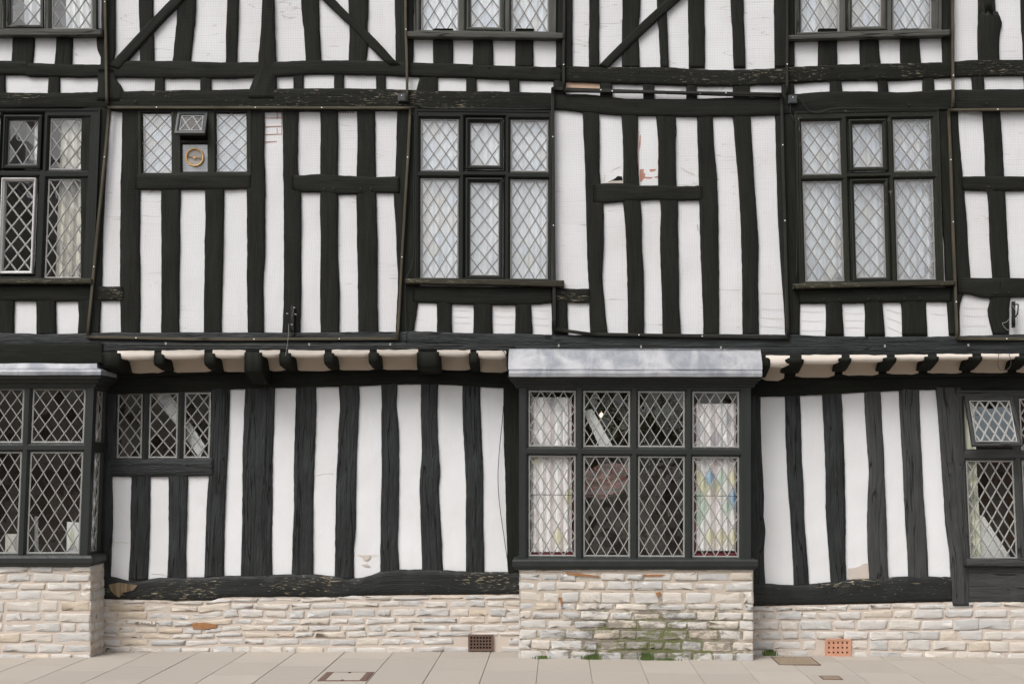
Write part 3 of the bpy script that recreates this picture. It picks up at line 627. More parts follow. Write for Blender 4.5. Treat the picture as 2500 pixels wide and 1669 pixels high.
def window(mp, outer, lights, mat='frame', came='came_dull', parent=None, bead=7, second=True, cw=3.2, depth=.07, name='window', glass=None, tilt=.010, lip=4, label=None, casmat=None, **kw):
    """lights: (rect, casement margin or 0, extra dict)."""
    root = parent if name is None else empty(name, parent=BLD)
    if label: root['label'] = label
    mb = MB(); holes = []
    for r, cas, ex in lights:
        o_ = cas; op = (r[0] - o_, r[1] - o_, r[2] + o_, r[3] + o_)
        holes.append((op[0] - bead, op[1] - bead, op[2] + bead, op[3] + bead))
        ring(mb, mp, op, [(bead, 0), (bead, .005), (bead - 1.5, .007), (2.5, .020), (2, .026), (0, .027), (0, depth)])
    cells(mb, mp, outer, holes, 0)
    if lip: ring(mb, mp, (outer[0] + 1, outer[1] + 1, outer[2] - 1, outer[3] - 1), [(-lip - 1, 0), (-lip, -.006), (0, -.007), (1, -.002), (1, depth)])
    else: ring(mb, mp, outer, [(0, 0), (0, depth)])
    mb.build('frame', mat, root)
    gl = glass or 'glass'
    for r, cas, ex in lights:
        ex = dict(ex)
        if ex.pop('skip', False): continue
        if cas:
            cb = MB(); m_ = cas + 1; oy = ex.pop('proud', -.004)
            ring(cb, mp, r, [(cas - 1, .03), (cas - 1, oy), (cas * .55, oy - .003), (cas * .5, oy + .004), (3, oy + .006), (0, oy + .014), (0, .05)])
            cb.build('casement', ex.pop('casmat', casmat or mat), root)
        g2 = ex.pop('glass', 'glass_up' if second else gl); cm = ex.pop('came', came)
        leaded('leaded_light', mp, r, .030, (cm, g2, *ex.pop('more', (('glass_up_grey', 'glass_up_blue', 'glass_up_beige') if second else ('glass_grey',)))), cw=ex.pop('cw', cw), tilt=ex.pop('tilt', tilt), parent=root, **ex, **kw)
    if second:
        sb = MB()
        for r, cas, ex in lights:
            if ex.get('skip'): continue
            P = [(r[0] - 12, r[1] - 12), (r[0] - 12, r[3] + 12), (r[2] + 12, r[3] + 12), (r[2] + 12, r[1] - 12)]
            sb.face([mp(x, y, .062) for x, y in P])
        sb.build('secondary_glazing', 'glass2', root)
    return root
def curtain(mp, x0, x1, y0, y1, off, mat, label, amp=.012, wl=22, group=None, cat='curtain', name='net_curtain', seed=0, mats=None, hem=None):
    mb = MB(); n = max(6, int((x1 - x0) / 2.5)); rows = [y0 + (y1 - y0) * k / 6 for k in range(7)]
    ids = []
    for j, y in enumerate(rows):
        r = []
        for i in range(n + 1):
            x = x0 + (x1 - x0) * i / n
            ph = x / wl * 2 * math.pi + 2.2 * noise.noise((x * .02, seed, 0))
            o_ = off + amp * (math.sin(ph) + .5 * math.sin(ph * 2.3 + seed)) * (.7 + .5 * j / 6) + .004 * noise.noise((x * .05, y * .01, seed))
            r.append(mp(x + 1.2 * noise.noise((x * .05, y * .02, seed)) * j / 3, y, o_))
        ids.append(mb.add(r))
    for j in range(6):
        for i in range(n):
            mi = 0
            if mats and mats(x0 + (x1 - x0) * (i + .5) / n, rows[j]): mi = 1
            mb.fi((ids[j] + i, ids[j] + i + 1, ids[j + 1] + i + 1, ids[j + 1] + i), mi, smooth=True)
    c = mp((x0 + x1) / 2, y1, off)
    return tag(mb.build(name, [mat, 'redcloth'], loc=c), label, cat, group)
mU = plane(U - .012)
def sill(mp_Y, x0, y0a, y0b, x1, y1a, y1b, mat, parent, out=.05, depth=.09, wob=.5):
    mb = MB(); timber_mesh(mb, H([(x0, y0a, y0b), ((x0 + x1) / 2, (y0a + y1a) / 2, (y0b + y1b) / 2), (x1, y1a, y1b)]), plane(mp_Y - out), depth, wob=wob, rnd=.006, rough=.002)
    return mb.build('window_sill', mat, parent)

# left first floor window
s = shear(mU, -.04, 400, 0, 0)
w1 = window(s, (-130, 266, 241, 684), [((-95, 289, -8, 411), 0, {}), ((15, 291, 88, 401), 11, {}), ((118, 289, 210, 412), 0, {}),
     ((-95, 437, -8, 677), 0, {}), ((13, 441, 84, 662), 7, {'casmat': 'whitepaint', 'came': 'came', 'proud': -.012, 'cw': 4.2}), ((118, 437, 209, 677), 0, {'came': 'came'})], 'frame', second=False, cw=3.6)
sill(U, -140, 681, 692, 224, 680, 692, 'oldsill', w1)
mb = MB()
for k in (0,): mb.box(*sorted((s(66, 0).x, s(59, 0).x)), U + .06, U + .075, s(0, 680).z, s(0, 290).z)
tag(mb.build('window_post', 'pin', loc=(W(60, 680, U).x, U + .15, W(60, 680, U).z)), 'thin white upright rail of secondary glazing behind the left first floor window', 'upright rail')
curtain(s, 138, 218, 280, 684, .075, 'cream', 'cream pleated curtain drawn to the right in the left first floor window', wl=20, name='curtain', amp=.01)
curtain(s, 22, 58, 285, 412, .30, 'blind', 'small pale blind behind the upper casement of the left first floor window', wl=40, name='blind', cat='blind')
# centre first floor window
s = shear(mU, -.003, 300, .009, 1028)
LD = [((1028, 290, 1118, 414), 0, {}), ((1147, 296, 1220, 402), 10, {}), ((1248, 290, 1337, 414), 0, {}),
      ((1028, 435, 1118, 678), 0, {}), ((1147, 442, 1219, 670), 10, {}), ((1248, 436, 1337, 678), 0, {})]
w2 = window(s, (1013, 267, 1347, 684), LD, 'frame', cw=2.6)
sill(U, 988, 680, 691, 1377, 684, 699, 'oldsill', w2)
curtain(s, 1016, 1140, 275, 690, .085, 'net', 'white net curtain behind the left lights of the middle first floor window', seed=1, wl=16, amp=.005)
curtain(s, 1135, 1235, 275, 690, .090, 'net', 'white net curtain behind the opening casements of the middle first floor window', seed=2, wl=14, amp=.005)
curtain(s, 1232, 1348, 275, 690, .085, 'net', 'white net curtain behind the right lights of the middle first floor window', seed=3, wl=15, amp=.005)
# right first floor window
s = shear(mU, .03, 300, -.018, 1959)
LF = [((1959, 297, 2050, 424), 0, {}), ((2081, 303, 2154, 410), 10, {}), ((2183, 296, 2273, 420), 0, {}),
      ((1958, 443, 2050, 686), 0, {}), ((2080, 449, 2154, 680), 10, {}), ((2183, 443, 2274, 686), 0, {})]
w3 = window(s, (1940, 272, 2293, 694), LF, 'frame_worn', cw=3.2)
sill(U, 1938, 692, 704, 2332, 685, 695, 'oldsill', w3)
curtain(s, 1950, 2068, 280, 700, .085, 'net', 'white net curtain behind the left lights of the first floor window with peeling paint', seed=4, wl=17, amp=.005)
curtain(s, 2066, 2166, 280, 700, .090, 'net', 'white net curtain behind the opening casements of the first floor window with peeling paint', seed=5, wl=13, amp=.005)
curtain(s, 2164, 2290, 280, 700, .085, 'net', 'white net curtain behind the right lights of the first floor window with peeling paint', seed=6, wl=16, amp=.005)
# top storey windows, cut by the photograph's top edge
s = shear(mU, 0, 0, 0, 0)
w4 = window(s, (-130, TOP + 15, 236, 76), [((-95, -170, -8, 64), 0, {}), ((24, -165, 97, 60), 9, {}), ((125, -170, 221, 68), 0, {}), ((-95, TOP + 40, -8, -190), 0, {}), ((24, TOP + 40, 97, -195), 9, {}), ((125, TOP + 40, 221, -190), 0, {})], 'greyframe', second=False)
sill(U, -140, 72, 87, 249, 72, 86, 'greyframe', w4)
curtain(s, 150, 238, TOP + 20, 80, .075, 'net', 'white net curtain in the right light of the top left window', seed=7, wl=18)
curtain(s, 48, 104, TOP + 20, 80, .09, 'net', 'white net curtain strip in the casement of the top left window', seed=8, wl=18)
s = shear(mU, 0, 0, .012, 1028)
w5 = window(s, (1010, TOP + 15, 1358, 80), [((1029, -170, 1118, 73), 0, {}), ((1148, -165, 1220, 64), 9, {}), ((1250, -170, 1338, 74), 0, {}), ((1029, TOP + 40, 1118, -190), 0, {}), ((1148, TOP + 40, 1220, -195), 9, {}), ((1250, TOP + 40, 1338, -190), 0, {})], 'greyframe', second=True, cw=2.8)
sill(U, 992, 76, 90, 1376, 80, 94, 'greyframe', w5)
curtain(s, 1015, 1352, TOP + 20, 84, .085, 'net', 'wide white net curtain across the top window above the middle', seed=9, wl=16, amp=.005)
s = shear(mU, 0, 0, -.030, 1958)
w6 = window(s, (1941, TOP + 15, 2299, 86), [((1958, -170, 2050, 78), 0, {}), ((2080, -165, 2153, 69), 10, {}), ((2183, -170, 2275, 77), 0, {}), ((1958, TOP + 40, 2050, -190), 0, {}), ((2080, TOP + 40, 2153, -195), 10, {}), ((2183, TOP + 40, 2275, -190), 0, {})], 'greyframe', second=True, cw=3.0)
sill(U, 1926, 86, 97, 2320, 72, 86, 'greyframe', w6)
curtain(s, 1945, 2000, TOP + 20, 90, .085, 'net', 'white net curtain at the left of the top right window', seed=10, wl=16, amp=.005)
curtain(s, 1998, 2112, TOP + 20, 90, .075, 'cream', 'beige blind between the white curtains of the top right window', seed=12, wl=60, amp=.004, name='blind', cat='blind')
curtain(s, 2108, 2296, TOP + 20, 90, .085, 'net', 'white net curtain at the right of the top right window', seed=11, wl=16, amp=.005)
# small window with the round ventilator
s = shear(plane(U - .004), .008, 350, 0, 0)
w7 = window(s, (337, 268, 612, 428), [((347, 276, 416, 420), 0, {'nx': 2, 'ny': 4}), ((443, 276, 504, 341), 0, {'skip': True}), ((443, 351, 504, 417), 0, {'skip': True}), ((527, 276, 600, 417), 0, {'nx': 2, 'ny': 4})], 'frame_worn', second=True, cw=2.2, bead=4, cell=36, depth=.05, lip=0, edge=False)
mb = MB(); P = [(440, 348), (440, 420), (507, 420), (507, 348)]
mb.face([s(x, y, .030) for x, y in P]); mb.build('pane', 'glass_up', w7)
c0 = s(473.5, 383, .02); mb = MB(); n = 28
for ri, ro, z in ((18.0, 22.5, 0),):
    ids = []
    for rr, yy in ((ri, 0), (ri + .8, -.010), (ro - .8, -.010), (ro, 0)):
        ids.append(mb.add([Vector((c0.x + math.cos(k * 2 * math.pi / n) * rr / 300, c0.y + yy, c0.z + math.sin(k * 2 * math.pi / n) * rr / 300 * 1.0)) for k in range(n)]))
    for a, b_ in zip(ids, ids[1:]):
        for k in range(n): mb.fi((a + k, a + (k + 1) % n, b_ + (k + 1) % n, b_ + k), 0, smooth=True)
vent = mb.build('ventilator', 'gold', w7)
mb = MB(); mb.disc(c0 + Vector((0, .004, 0)), 18.5 / 300, 24, .001); mb.build('disc', 'clearish', vent)
mb = MB()
for k in range(2):
    a = R(-8); dx, dz = math.cos(a) * 17 / 300, math.sin(a) * 17 / 300
    mb.tube([c0 + Vector((-dx, -.006, -dz)), c0 + Vector((0, -.008, -.004)), c0 + Vector((dx, -.006, dz))], .0035)
mb.disc(c0 + Vector((0, -.008, -.003)), .012, 10); mb.build('pull_bar', 'gold', vent)
def hopper(xl, xr, yt, drop, out, Y, cas, mats, cw, parent, nx, ny, lean=0):
    def mp(x, y, off=0.0):
        t_ = (y - yt) / drop; p = W(x, yt, Y); L = math.hypot(drop / 300, out)
        dirv = Vector((0, -out, -drop / 300)); dirv /= L; nrm = Vector((0, dirv.z * -1, dirv.y)) * 1.0
        q = Vector((p.x, Y, p.z)) + dirv * (t_ * L) + nrm * off
        q.x += lean * t_; return q
    root = empty('hopper_casement', parent=parent); r = (xl + cas, yt + cas, xr - cas, yt + drop - cas)
    cb = MB(); ring(cb, mp, r, [(cas, .03), (cas, 0), (cas * .5, -.003), (2, .002), (0, .010), (0, .03), (cas, .03)])
    cb.build('casement_frame', mats[2], root)
    return leaded('leaded_light', mp, r, .015, mats[:2], cw=cw, parent=None, nx=nx, ny=ny, tilt=.004), root, mp
def hop(*a):
    l, r, mp = hopper(*a); r['label'] = 'small top casement tilted outwards'
    # the leaf is one part: its frame and leaded glass are sub-parts of the window
    for ch in list(r.children): ch.parent = a[9]; ch.name = 'open_casement'
    l.parent = a[9]; bpy.data.objects.remove(r)
hop(434, 507, 272, 58, .085, U - .004, 9, ('came_dull', 'glass_darkened', 'box'), 3.8, w7, 2, 1)
curtain(s, 340, 425, 270, 428, .075, 'blind', 'bluish grey blind in the left light of the small ventilator window', seed=13, wl=70, amp=.003, name='blind', cat='blind')
curtain(s, 438, 512, 347, 428, .075, 'blind', 'pale blind behind the pane with the round ventilator', seed=14, wl=70, amp=.003, name='blind', cat='blind')
curtain(s, 520, 610, 270, 428, .075, 'blind', 'bluish grey blind in the right light of the small ventilator window', seed=15, wl=70, amp=.003, name='blind', cat='blind')
# ground floor three-light window
s = shear(plane(-.002), -.02, 1040, 0, 0)
w8 = window(s, (262, 948, 520, 1124), [((285, 959, 343, 1116), 0, {}), ((363, 959, 430, 1116), 0, {}), ((449, 959, 509, 1116), 0, {})], 'bay', 'came', second=False, cw=3.4, bead=9, lip=0, rows=44, tilt=.02)
# right ground floor window
s = shear(plane(-.008), .045, 1150, 0, 0)
w9 = window(s, (2344, 952, 2632, 1368), [((2363, 974, 2478, 1096), 0, {'skip': True}), ((2363, 1125, 2476, 1362), 0, {}), ((2500, 974, 2613, 1096), 0, {}), ((2500, 1125, 2613, 1362), 0, {})], 'tim_grey', 'came', second=False, cw=3.6, tilt=.014, bead=8)
sill(-.008, 2356, 1364, 1381, 2650, 1364, 1382, 'tim_grey', w9, out=.05)
hop(2355, 2474, 966, 121, .20, -.016, 10, ('came', 'glass_sky', 'tim_grey'), 4.6, w9, 4, 2.5)
curtain(s, 2345, 2392, 960, 1375, .07, 'greencurt', 'pale green and cream curtain at the left of the right ground floor window', seed=16, wl=20, name='curtain')
curtain(s, 2394, 2402, 1110, 1375, .17, 'redcloth', 'narrow dark red curtain edge in the right ground floor window', seed=17, wl=20, name='curtain')

# ------------------------------------------------------------------ bay windows
BY = -.30
def board(mb, pts_front, y0, y1):
    """extrude a front polygon of world (x,z) from depth y0 back to y1."""
    n = len(pts_front); a = mb.add([(x, y0, z) for x, z in pts_front]); b_ = mb.add([(x, y1, z) for x, z in pts_front])
    mb.fi(range(a, a + n)); mb.fi(range(b_ + n - 1, b_ - 1, -1))
    for k in range(n): mb.fi((a + k, a + (k + 1) % n, b_ + (k + 1) % n, b_ + k))
def prism_x(mb, xa, xb, prof, taper=0.0, yb=.02):
    """profile (Y, z) swept from xa to xb with both ends returned to the wall; each ring widens by how far it stands out."""
    y_in = prof[0][0] if False else max(p[0] for p in prof)
    L = mb.add([(xa - (y_in - y), y, z) for y, z in prof]); Rr = mb.add([(xb + (y_in - y), y, z) for y, z in prof])
    LB = mb.add([(xa - (y_in - y), yb, z) for y, z in prof]); RB = mb.add([(xb + (y_in - y), yb, z) for y, z in prof])
    n = len(prof)
    for k in range(n - 1):
        mb.fi((L + k, L + k + 1, Rr + k + 1, Rr + k)); mb.fi((LB + k, LB + k + 1, L + k + 1, L + k)); mb.fi((Rr + k, Rr + k + 1, RB + k + 1, RB + k))
    mb.fi((L, LB, RB, Rr)); mb.fi((L + n - 1, Rr + n - 1, RB + n - 1, LB + n - 1))
def bay(front_mp, outer, lights, side_lights, corner_l, corner_r, yt, yb, label):
    """corner_l / corner_r: functions of py giving the world X of the front corners."""
    root = empty('bay_window', parent=BLD); root['label'] = label
    window(front_mp, outer, lights, 'bay', 'came', root, name=None, second=False, cw=2.7, depth=.06, lip=0, bead=7, tilt=.018)
    for cf, sg in ((corner_l, 1), (corner_r, -1)):
        def mp(x, y, off=0.0, cf=cf, sg=sg):
            p = W(0, y, BY); X = cf(y)
            return Vector((X + sg * off, BY + x / 300, p.z))
        window(mp, (-1, yt, 90, yb), side_lights, 'bay', 'came', root, name=None, second=False, cw=4.0, depth=.05, lip=0, bead=6)
    return root
def wx(px, Y=BY): return (px - CX) / F * (D + Y)
def wz(py, Y=BY): return EYE - (py - CY) / F * (D + Y)
# centre bay
s = shear(plane(BY), 0, 1000, .006, 1290)
cols = [(1292, 1404), (1426, 1537), (1560, 1671), (1693, 1804)]
tints1 = [[(0, 0, 1)]] * 4
rowsC = []
for i, (a, b_) in enumerate(cols):
    rowsC.append(((a, 954, b_, 1088), 0, {'nx': 4, 'ny': 3}))
    ex = {'nx': 4, 'ny': 5, 'more': ('glass_green', 'glass_blue', 'glass_olive')}
    if i == 0: ex['tints'] = [(1306, 1113, 4), (1390, 1210, 4), (1362, 1307, 4)]
    if i == 3: ex['tints'] = [(1735, 1162, 3), (1763, 1162, 2), (1749, 1186, 4), (1721, 1186, 4), (1707, 1162, 4), (1707, 1210, 2), (1721, 1235, 2), (1790, 1162, 4), (1776, 1235, 2), (1763, 1307, 4), (1790, 1307, 4), (1790, 1210, 3), (1735, 1307, 4), (1707, 1259, 2)]
    elif i: ex['tints'] = [(0, 0, 1)]
    rowsC.append(((a, 1113, b_, 1356), 0, ex))
bay1 = bay(s, (1267, 938, 1832, 1366), rowsC, [((22, 956, 72, 1088), 0, {}), ((22, 1115, 72, 1356), 0, {})],
           lambda y: wx(1267), lambda y: wx(1833), 938, 1368, 'wide projecting bay window of eight leaded lights under a lead cap')
mb = MB()
P0, P1 = wx(1262), wx(1838)
prism_x(mb, P0, P1, [(BY, wz(946)), (BY - .012, wz(944)), (BY - .016, wz(938)), (BY - .03, wz(936)), (BY - .035, wz(931)), (BY - .055, wz(928)), (BY - .065, wz(921)), (BY - .075, wz(917)), (BY, wz(915))])
mb.build('cornice', 'bay', bay1)
mb = MB(); n = 40
def cap_ring(mb, xa, xb, prof, n=36, yb=.02):
    rows = []
    for k in range(n + 1):
        f = k / n; r = []
        for j, (y, z, ex) in enumerate(prof):
            X = (xa - ex) * (1 - f) + (xb + ex) * f
            r.append((X, y + .003 * noise.noise((X * 5, j * .7, 2)), z + .004 * noise.noise((X * 3, j, 5))))
        rows.append(mb.add(r))
    m_ = len(prof)
    for a, b_ in zip(rows, rows[1:]):
        for j in range(m_ - 1): mb.fi((a + j, a + j + 1, b_ + j + 1, b_ + j), smooth=False)
    for base in (rows[0], rows[-1]):
        back = mb.add([(mb.v[base + j][0], yb, mb.v[base + j][2]) for j in range(m_)])
        for j in range(m_ - 1): mb.fi((base + j, base + j + 1, back + j + 1, back + j))
cap_ring(mb, wx(1246), wx(1853), [(-.20, wz(849), 0), (-.312, wz(851, -.31), .010), (-.335, wz(866, -.33), .012), (-.37, wz(885, -.37), .014), (-.392, wz(901, -.39), .012), (-.388, wz(904, -.39), .010), (-.408, wz(905, -.40), .006), (-.412, wz(911, -.41), .008), (-.408, wz(919, -.41), .006), (-.38, wz(920, -.38), 0), (-.30, wz(920, -.3), 0)])
mb.build('lead_cap', 'leadsheet', bay1)
mb = MB()
xa, xb = wx(1250), wx(1852)
prism_x(mb, wx(1262), wx(1838), [(BY, wz(1390)), (BY - .02, wz(1388)), (BY - .028, wz(1384, -.33)), (BY - .036, wz(1381, -.33)), (BY - .036, wz(1369, -.33)), (BY - .03, wz(1366, -.33)), (BY, wz(1362))])
mb.build('window_sill', 'bay', bay1)
# left bay
s = shear(plane(BY), -.04, 1150, 0, 0)
colsL = [(-226, -102), (-77, 47), (71, 197)]
rl = []
for a, b_ in colsL: rl += [((a, 949, b_, 1079), 0, {'nx': 4, 'ny': 3}), ((a, 1104, b_, 1350), 0, {'nx': 4, 'ny': 5})]
bay2 = bay(s, (-254, 936, 221, 1362), rl, [((26, 953, 76, 1076), 0, {}), ((26, 1106, 76, 1348), 0, {})],
           lambda y: wx(-254 - .04 * (y - 1150)), lambda y: wx(221.4 - .04 * (y - 1150)), 936, 1362, 'projecting bay window with dark leaded lights and a stone base')
mb = MB(); xl_, xr_ = wx(-248), wx(231)
prism_x(mb, xl_, xr_, [(BY, wz(948)), (BY - .012, wz(944)), (BY - .02, wz(937)), (BY - .04, wz(934)), (BY - .048, wz(929)), (BY - .07, wz(926)), (BY - .085, wz(917, -.385)), (BY, wz(914))])
mb.build('cornice', 'bay', bay2)
mb = MB()
cap_ring(mb, xl_ - .08, xr_ + .07, [(-.20, wz(886), -.05), (-.305, wz(887), -.05), (-.315, wz(898), -.045), (-.33, wz(900), -.03), (-.385, wz(903, -.38), .012), (-.392, wz(907, -.39), .014), (-.388, wz(915, -.39), .012), (-.30, wz(917, -.3), 0)])
mb.build('lead_cap', 'leadsheet', bay2)
mb = MB()
prism_x(mb, wx(-262), wx(216), [(BY, wz(1384)), (BY - .035, wz(1378, -.34)), (BY - .045, wz(1373, -.34)), (BY - .045, wz(1362, -.34)), (BY - .03, wz(1356, -.33)), (BY, wz(1354))])
mb.build('window_sill', 'bay', bay2)
# saddle bars across the lower lights
for rt, xs, y, mp in ((bay1, cols, 1207, shear(plane(BY + .04), 0, 1000, .006, 1290)), (bay2, colsL[1:], 1202, shear(plane(BY + .04), -.04, 1150, 0, 0))):
    for a, b_ in xs:
        mb = MB(); mb.tube([mp(a - 3, y), mp(b_ + 3, y)], .0028, 6); mb.build('saddle_bar', 'cable_brown', rt)
# curtains and room things
mC = plane(BY)
def hem(x, y): return y > 1290
curtain(mC, 1296, 1396, 968, 1348, .075, 'pink', 'white and pink pleated curtain at the left end of the middle bay window', seed=20, wl=19, name='curtain', amp=.014)
curtain(mC, 1388, 1401, 968, 1360, .17, 'redcloth', 'dark red curtain border at the left end of the middle bay window', seed=21, wl=14, name='curtain')
curtain(mC, 1702, 1800, 984, 1345, .075, 'pink', 'white and pink pleated curtain at the right end of the middle bay window', seed=22, wl=18, name='curtain', amp=.014)
curtain(mC, 1690, 1703, 984, 1360, .17, 'redcloth', 'dark red curtain border at the right end of the middle bay window', seed=23, wl=14, name='curtain')
for x0, x1, lb in ((1288, 1406, 'left'), (1688, 1806, 'right')):
    mb = MB(); c = W(x0, 1362, BY + .16); mb.box(wx(x0), wx(x1), BY + .06, BY + .26, wz(1362), wz(1351))
    tag(mb.build('window_ledge_cloth', 'redcloth', loc=(wx(x0), BY + .16, wz(1362))), 'folded dark red cloth on the ledge under the %s curtain of the middle bay' % lb, 'cloth')
m, t, b = mat_base('red_white_pattern', (.5, .1, .1), .9, .1); o_ = coords(t)
t.links.new(ramp(t, nz(t, mapping(t, o_, (7, 1, 16)), 1.4, 3, .6, 1.5), [(.38, (.30, .28, .27)), (.46, (.45, .42, .40)), (.52, (.62, .09, .08)), (.57, (.80, .70, .66)), (.68, (.45, .10, .09))]), b.inputs['Base Color']); M['redpat'] = m
mb = MB(); nn = 14; idr = []
for j in range(nn + 1):
    v = j / nn; r = []
    for i in range(nn + 1):
        u = i / nn; x = 1402 + 138 * u + 10 * noise.noise((v * 3, 1, 0)); y = 1128 + 26 * (1 - u) * (1 - u) + (88 - 30 * abs(u - .6)) * v + 8 * noise.noise((u * 5, v * 3, 4))
        r.append(mC(x, y, .42 + .06 * noise.noise((u * 4, v * 4, 7)) - .03 * math.sin(v * 3.1)))
    idr.append(mb.add(r))
for a, b_ in zip(idr, idr[1:]):
    for i in range(nn): mb.fi((a + i, a + i + 1, b_ + i + 1, b_ + i), smooth=True)
tag(mb.build('patterned_cloth', 'redpat', loc=mC(1470, 1215, .42)), 'crumpled red and white patterned cloth behind the second lower light of the middle bay', 'cloth')
m, t, b = mat_base('lamp_glow', (1, .7, .4)); b.inputs['Emission Color'].default_value = (1, .62, .35, 1); b.inputs['Emission Strength'].default_value = 3.0; M['glow'] = m
LP = empty('wall_lamp', mC(1474, 1012, .55)); tag(LP, 'small lit wall lamp glowing behind the second upper light of the middle bay', 'lamp')
mb = MB()
for k in range(7):
    pass
prof = [(.002, .0), (.012, .006), (.015, .018), (.012, .032), (.005, .044), (.001, .05)]
ids = [mb.add([(r_ * math.cos(a_ * math.pi / 5), r_ * math.sin(a_ * math.pi / 5), z_) for a_ in range(10)]) for r_, z_ in prof]
for a, b_ in zip(ids, ids[1:]):
    for k in range(10): mb.fi((a + k, a + (k + 1) % 10, b_ + (k + 1) % 10, b_ + k), smooth=True)
mb.build('bulb', 'glow', LP)
mb = MB(); mb.tube([(0, 0, -.10), (0, 0, 0)], .008, 8); mb.tube([(0, 0, -.10), (0, .06, -.13)], .006, 6); mb.build('lamp_stem', 'iron', LP)
mL = plane(BY)
def card(x0, x1, y0, y1, off, label, mat='roomwhite', name='card'):
    mb = MB(); a = mL(x0, y1, off); b_ = mL(x1, y0, off)
    board(mb, [(a.x, a.z), (b_.x, a.z), (b_.x - .004, b_.z), (a.x + .003, b_.z + .004)], a.y, a.y + .006)
    return tag(mb.build(name, mat, loc=(a.x, a.y, a.z)), label, 'card')
cd = card(150, 192, 1276, 1352, .10, 'white card with a pale green leaf standing inside the left bay window')
mb = MB(); a = mL(158, 1348, .096)
pts = [(0, 0), (.012, .06), (.006, .13), (.03, .17), (.035, .10), (.05, .07), (.03, .01)]
board(mb, [(x, z) for x, z in pts], 0, .002); lf = mb.build('leaf_print', 'greencurt', cd); lf.location = (.02, -.003, .03)
card(-10, 30, 1306, 1350, .16, 'pale folded paper lying low in the left bay window', 'cream')
card(68, 78, 1262, 1350, .12, 'narrow pale leaflet at the left edge of the right light of the left bay', 'roomwhite', 'leaflet')

def slab_inside(pts, Y, off, label):  # boards added close behind the glass to imitate pale bright bands
    mb = MB(); mp = plane(Y); P = [mp(x, y, off) for x, y in pts]; board(mb, [(p.x, p.z) for p in P], P[0].y, P[0].y + .02)
    return tag(mb.build('pale_band_board', 'roomwhite', loc=P[0]), label, 'board', 'boards added for the pale bands in the ground floor windows')
slab_inside([(360, 948), (398, 948), (440, 1008), (494, 1088), (480, 1118), (440, 1062)], 0, .085, 'board added for the pale diagonal band in the small three-light window')
slab_inside([(1424, 1002), (1446, 996), (1502, 1096), (1468, 1096)], BY, .10, 'board added for the pale diagonal band in the second upper light of the middle bay')
slab_inside([(2402, 1258), (2412, 1262), (2484, 1372), (2370, 1372)], 0, .085, 'board added for the pale triangle low in the right ground floor window')
mb = MB(); rnd = random.Random(2); c0 = W(1600, 1000, BY + .22)  # leaves added behind the glass in place of a foliage reflection
for k in range(420):
    x = rnd.uniform(1430, 1668); y = 955 + abs(rnd.gauss(0, 55)); p = W(min(x, 1668), min(y, 1085), BY + .22) + Vector((0, rnd.uniform(-.07, .1), 0))
    u = Vector((rnd.gauss(0, 1), rnd.gauss(0, .4), rnd.gauss(0, 1))).normalized() * rnd.uniform(.018, .034); v = u.orthogonal().normalized() * .011
    mb.face([p - u, p - u * .2 + v, p + u, p - u * .2 - v])
for k in range(9): mb.tube([W(1420 + k * 30, 945, BY + .24), W(1436 + k * 28, 1000, BY + .2), W(1428 + k * 30, 1050, BY + .26)], .003, 5)
tag(mb.build('reflected_leaves', 'leaf', loc=c0), 'green leaves added to imitate foliage reflected in the two middle upper lights of the bay', 'plant')

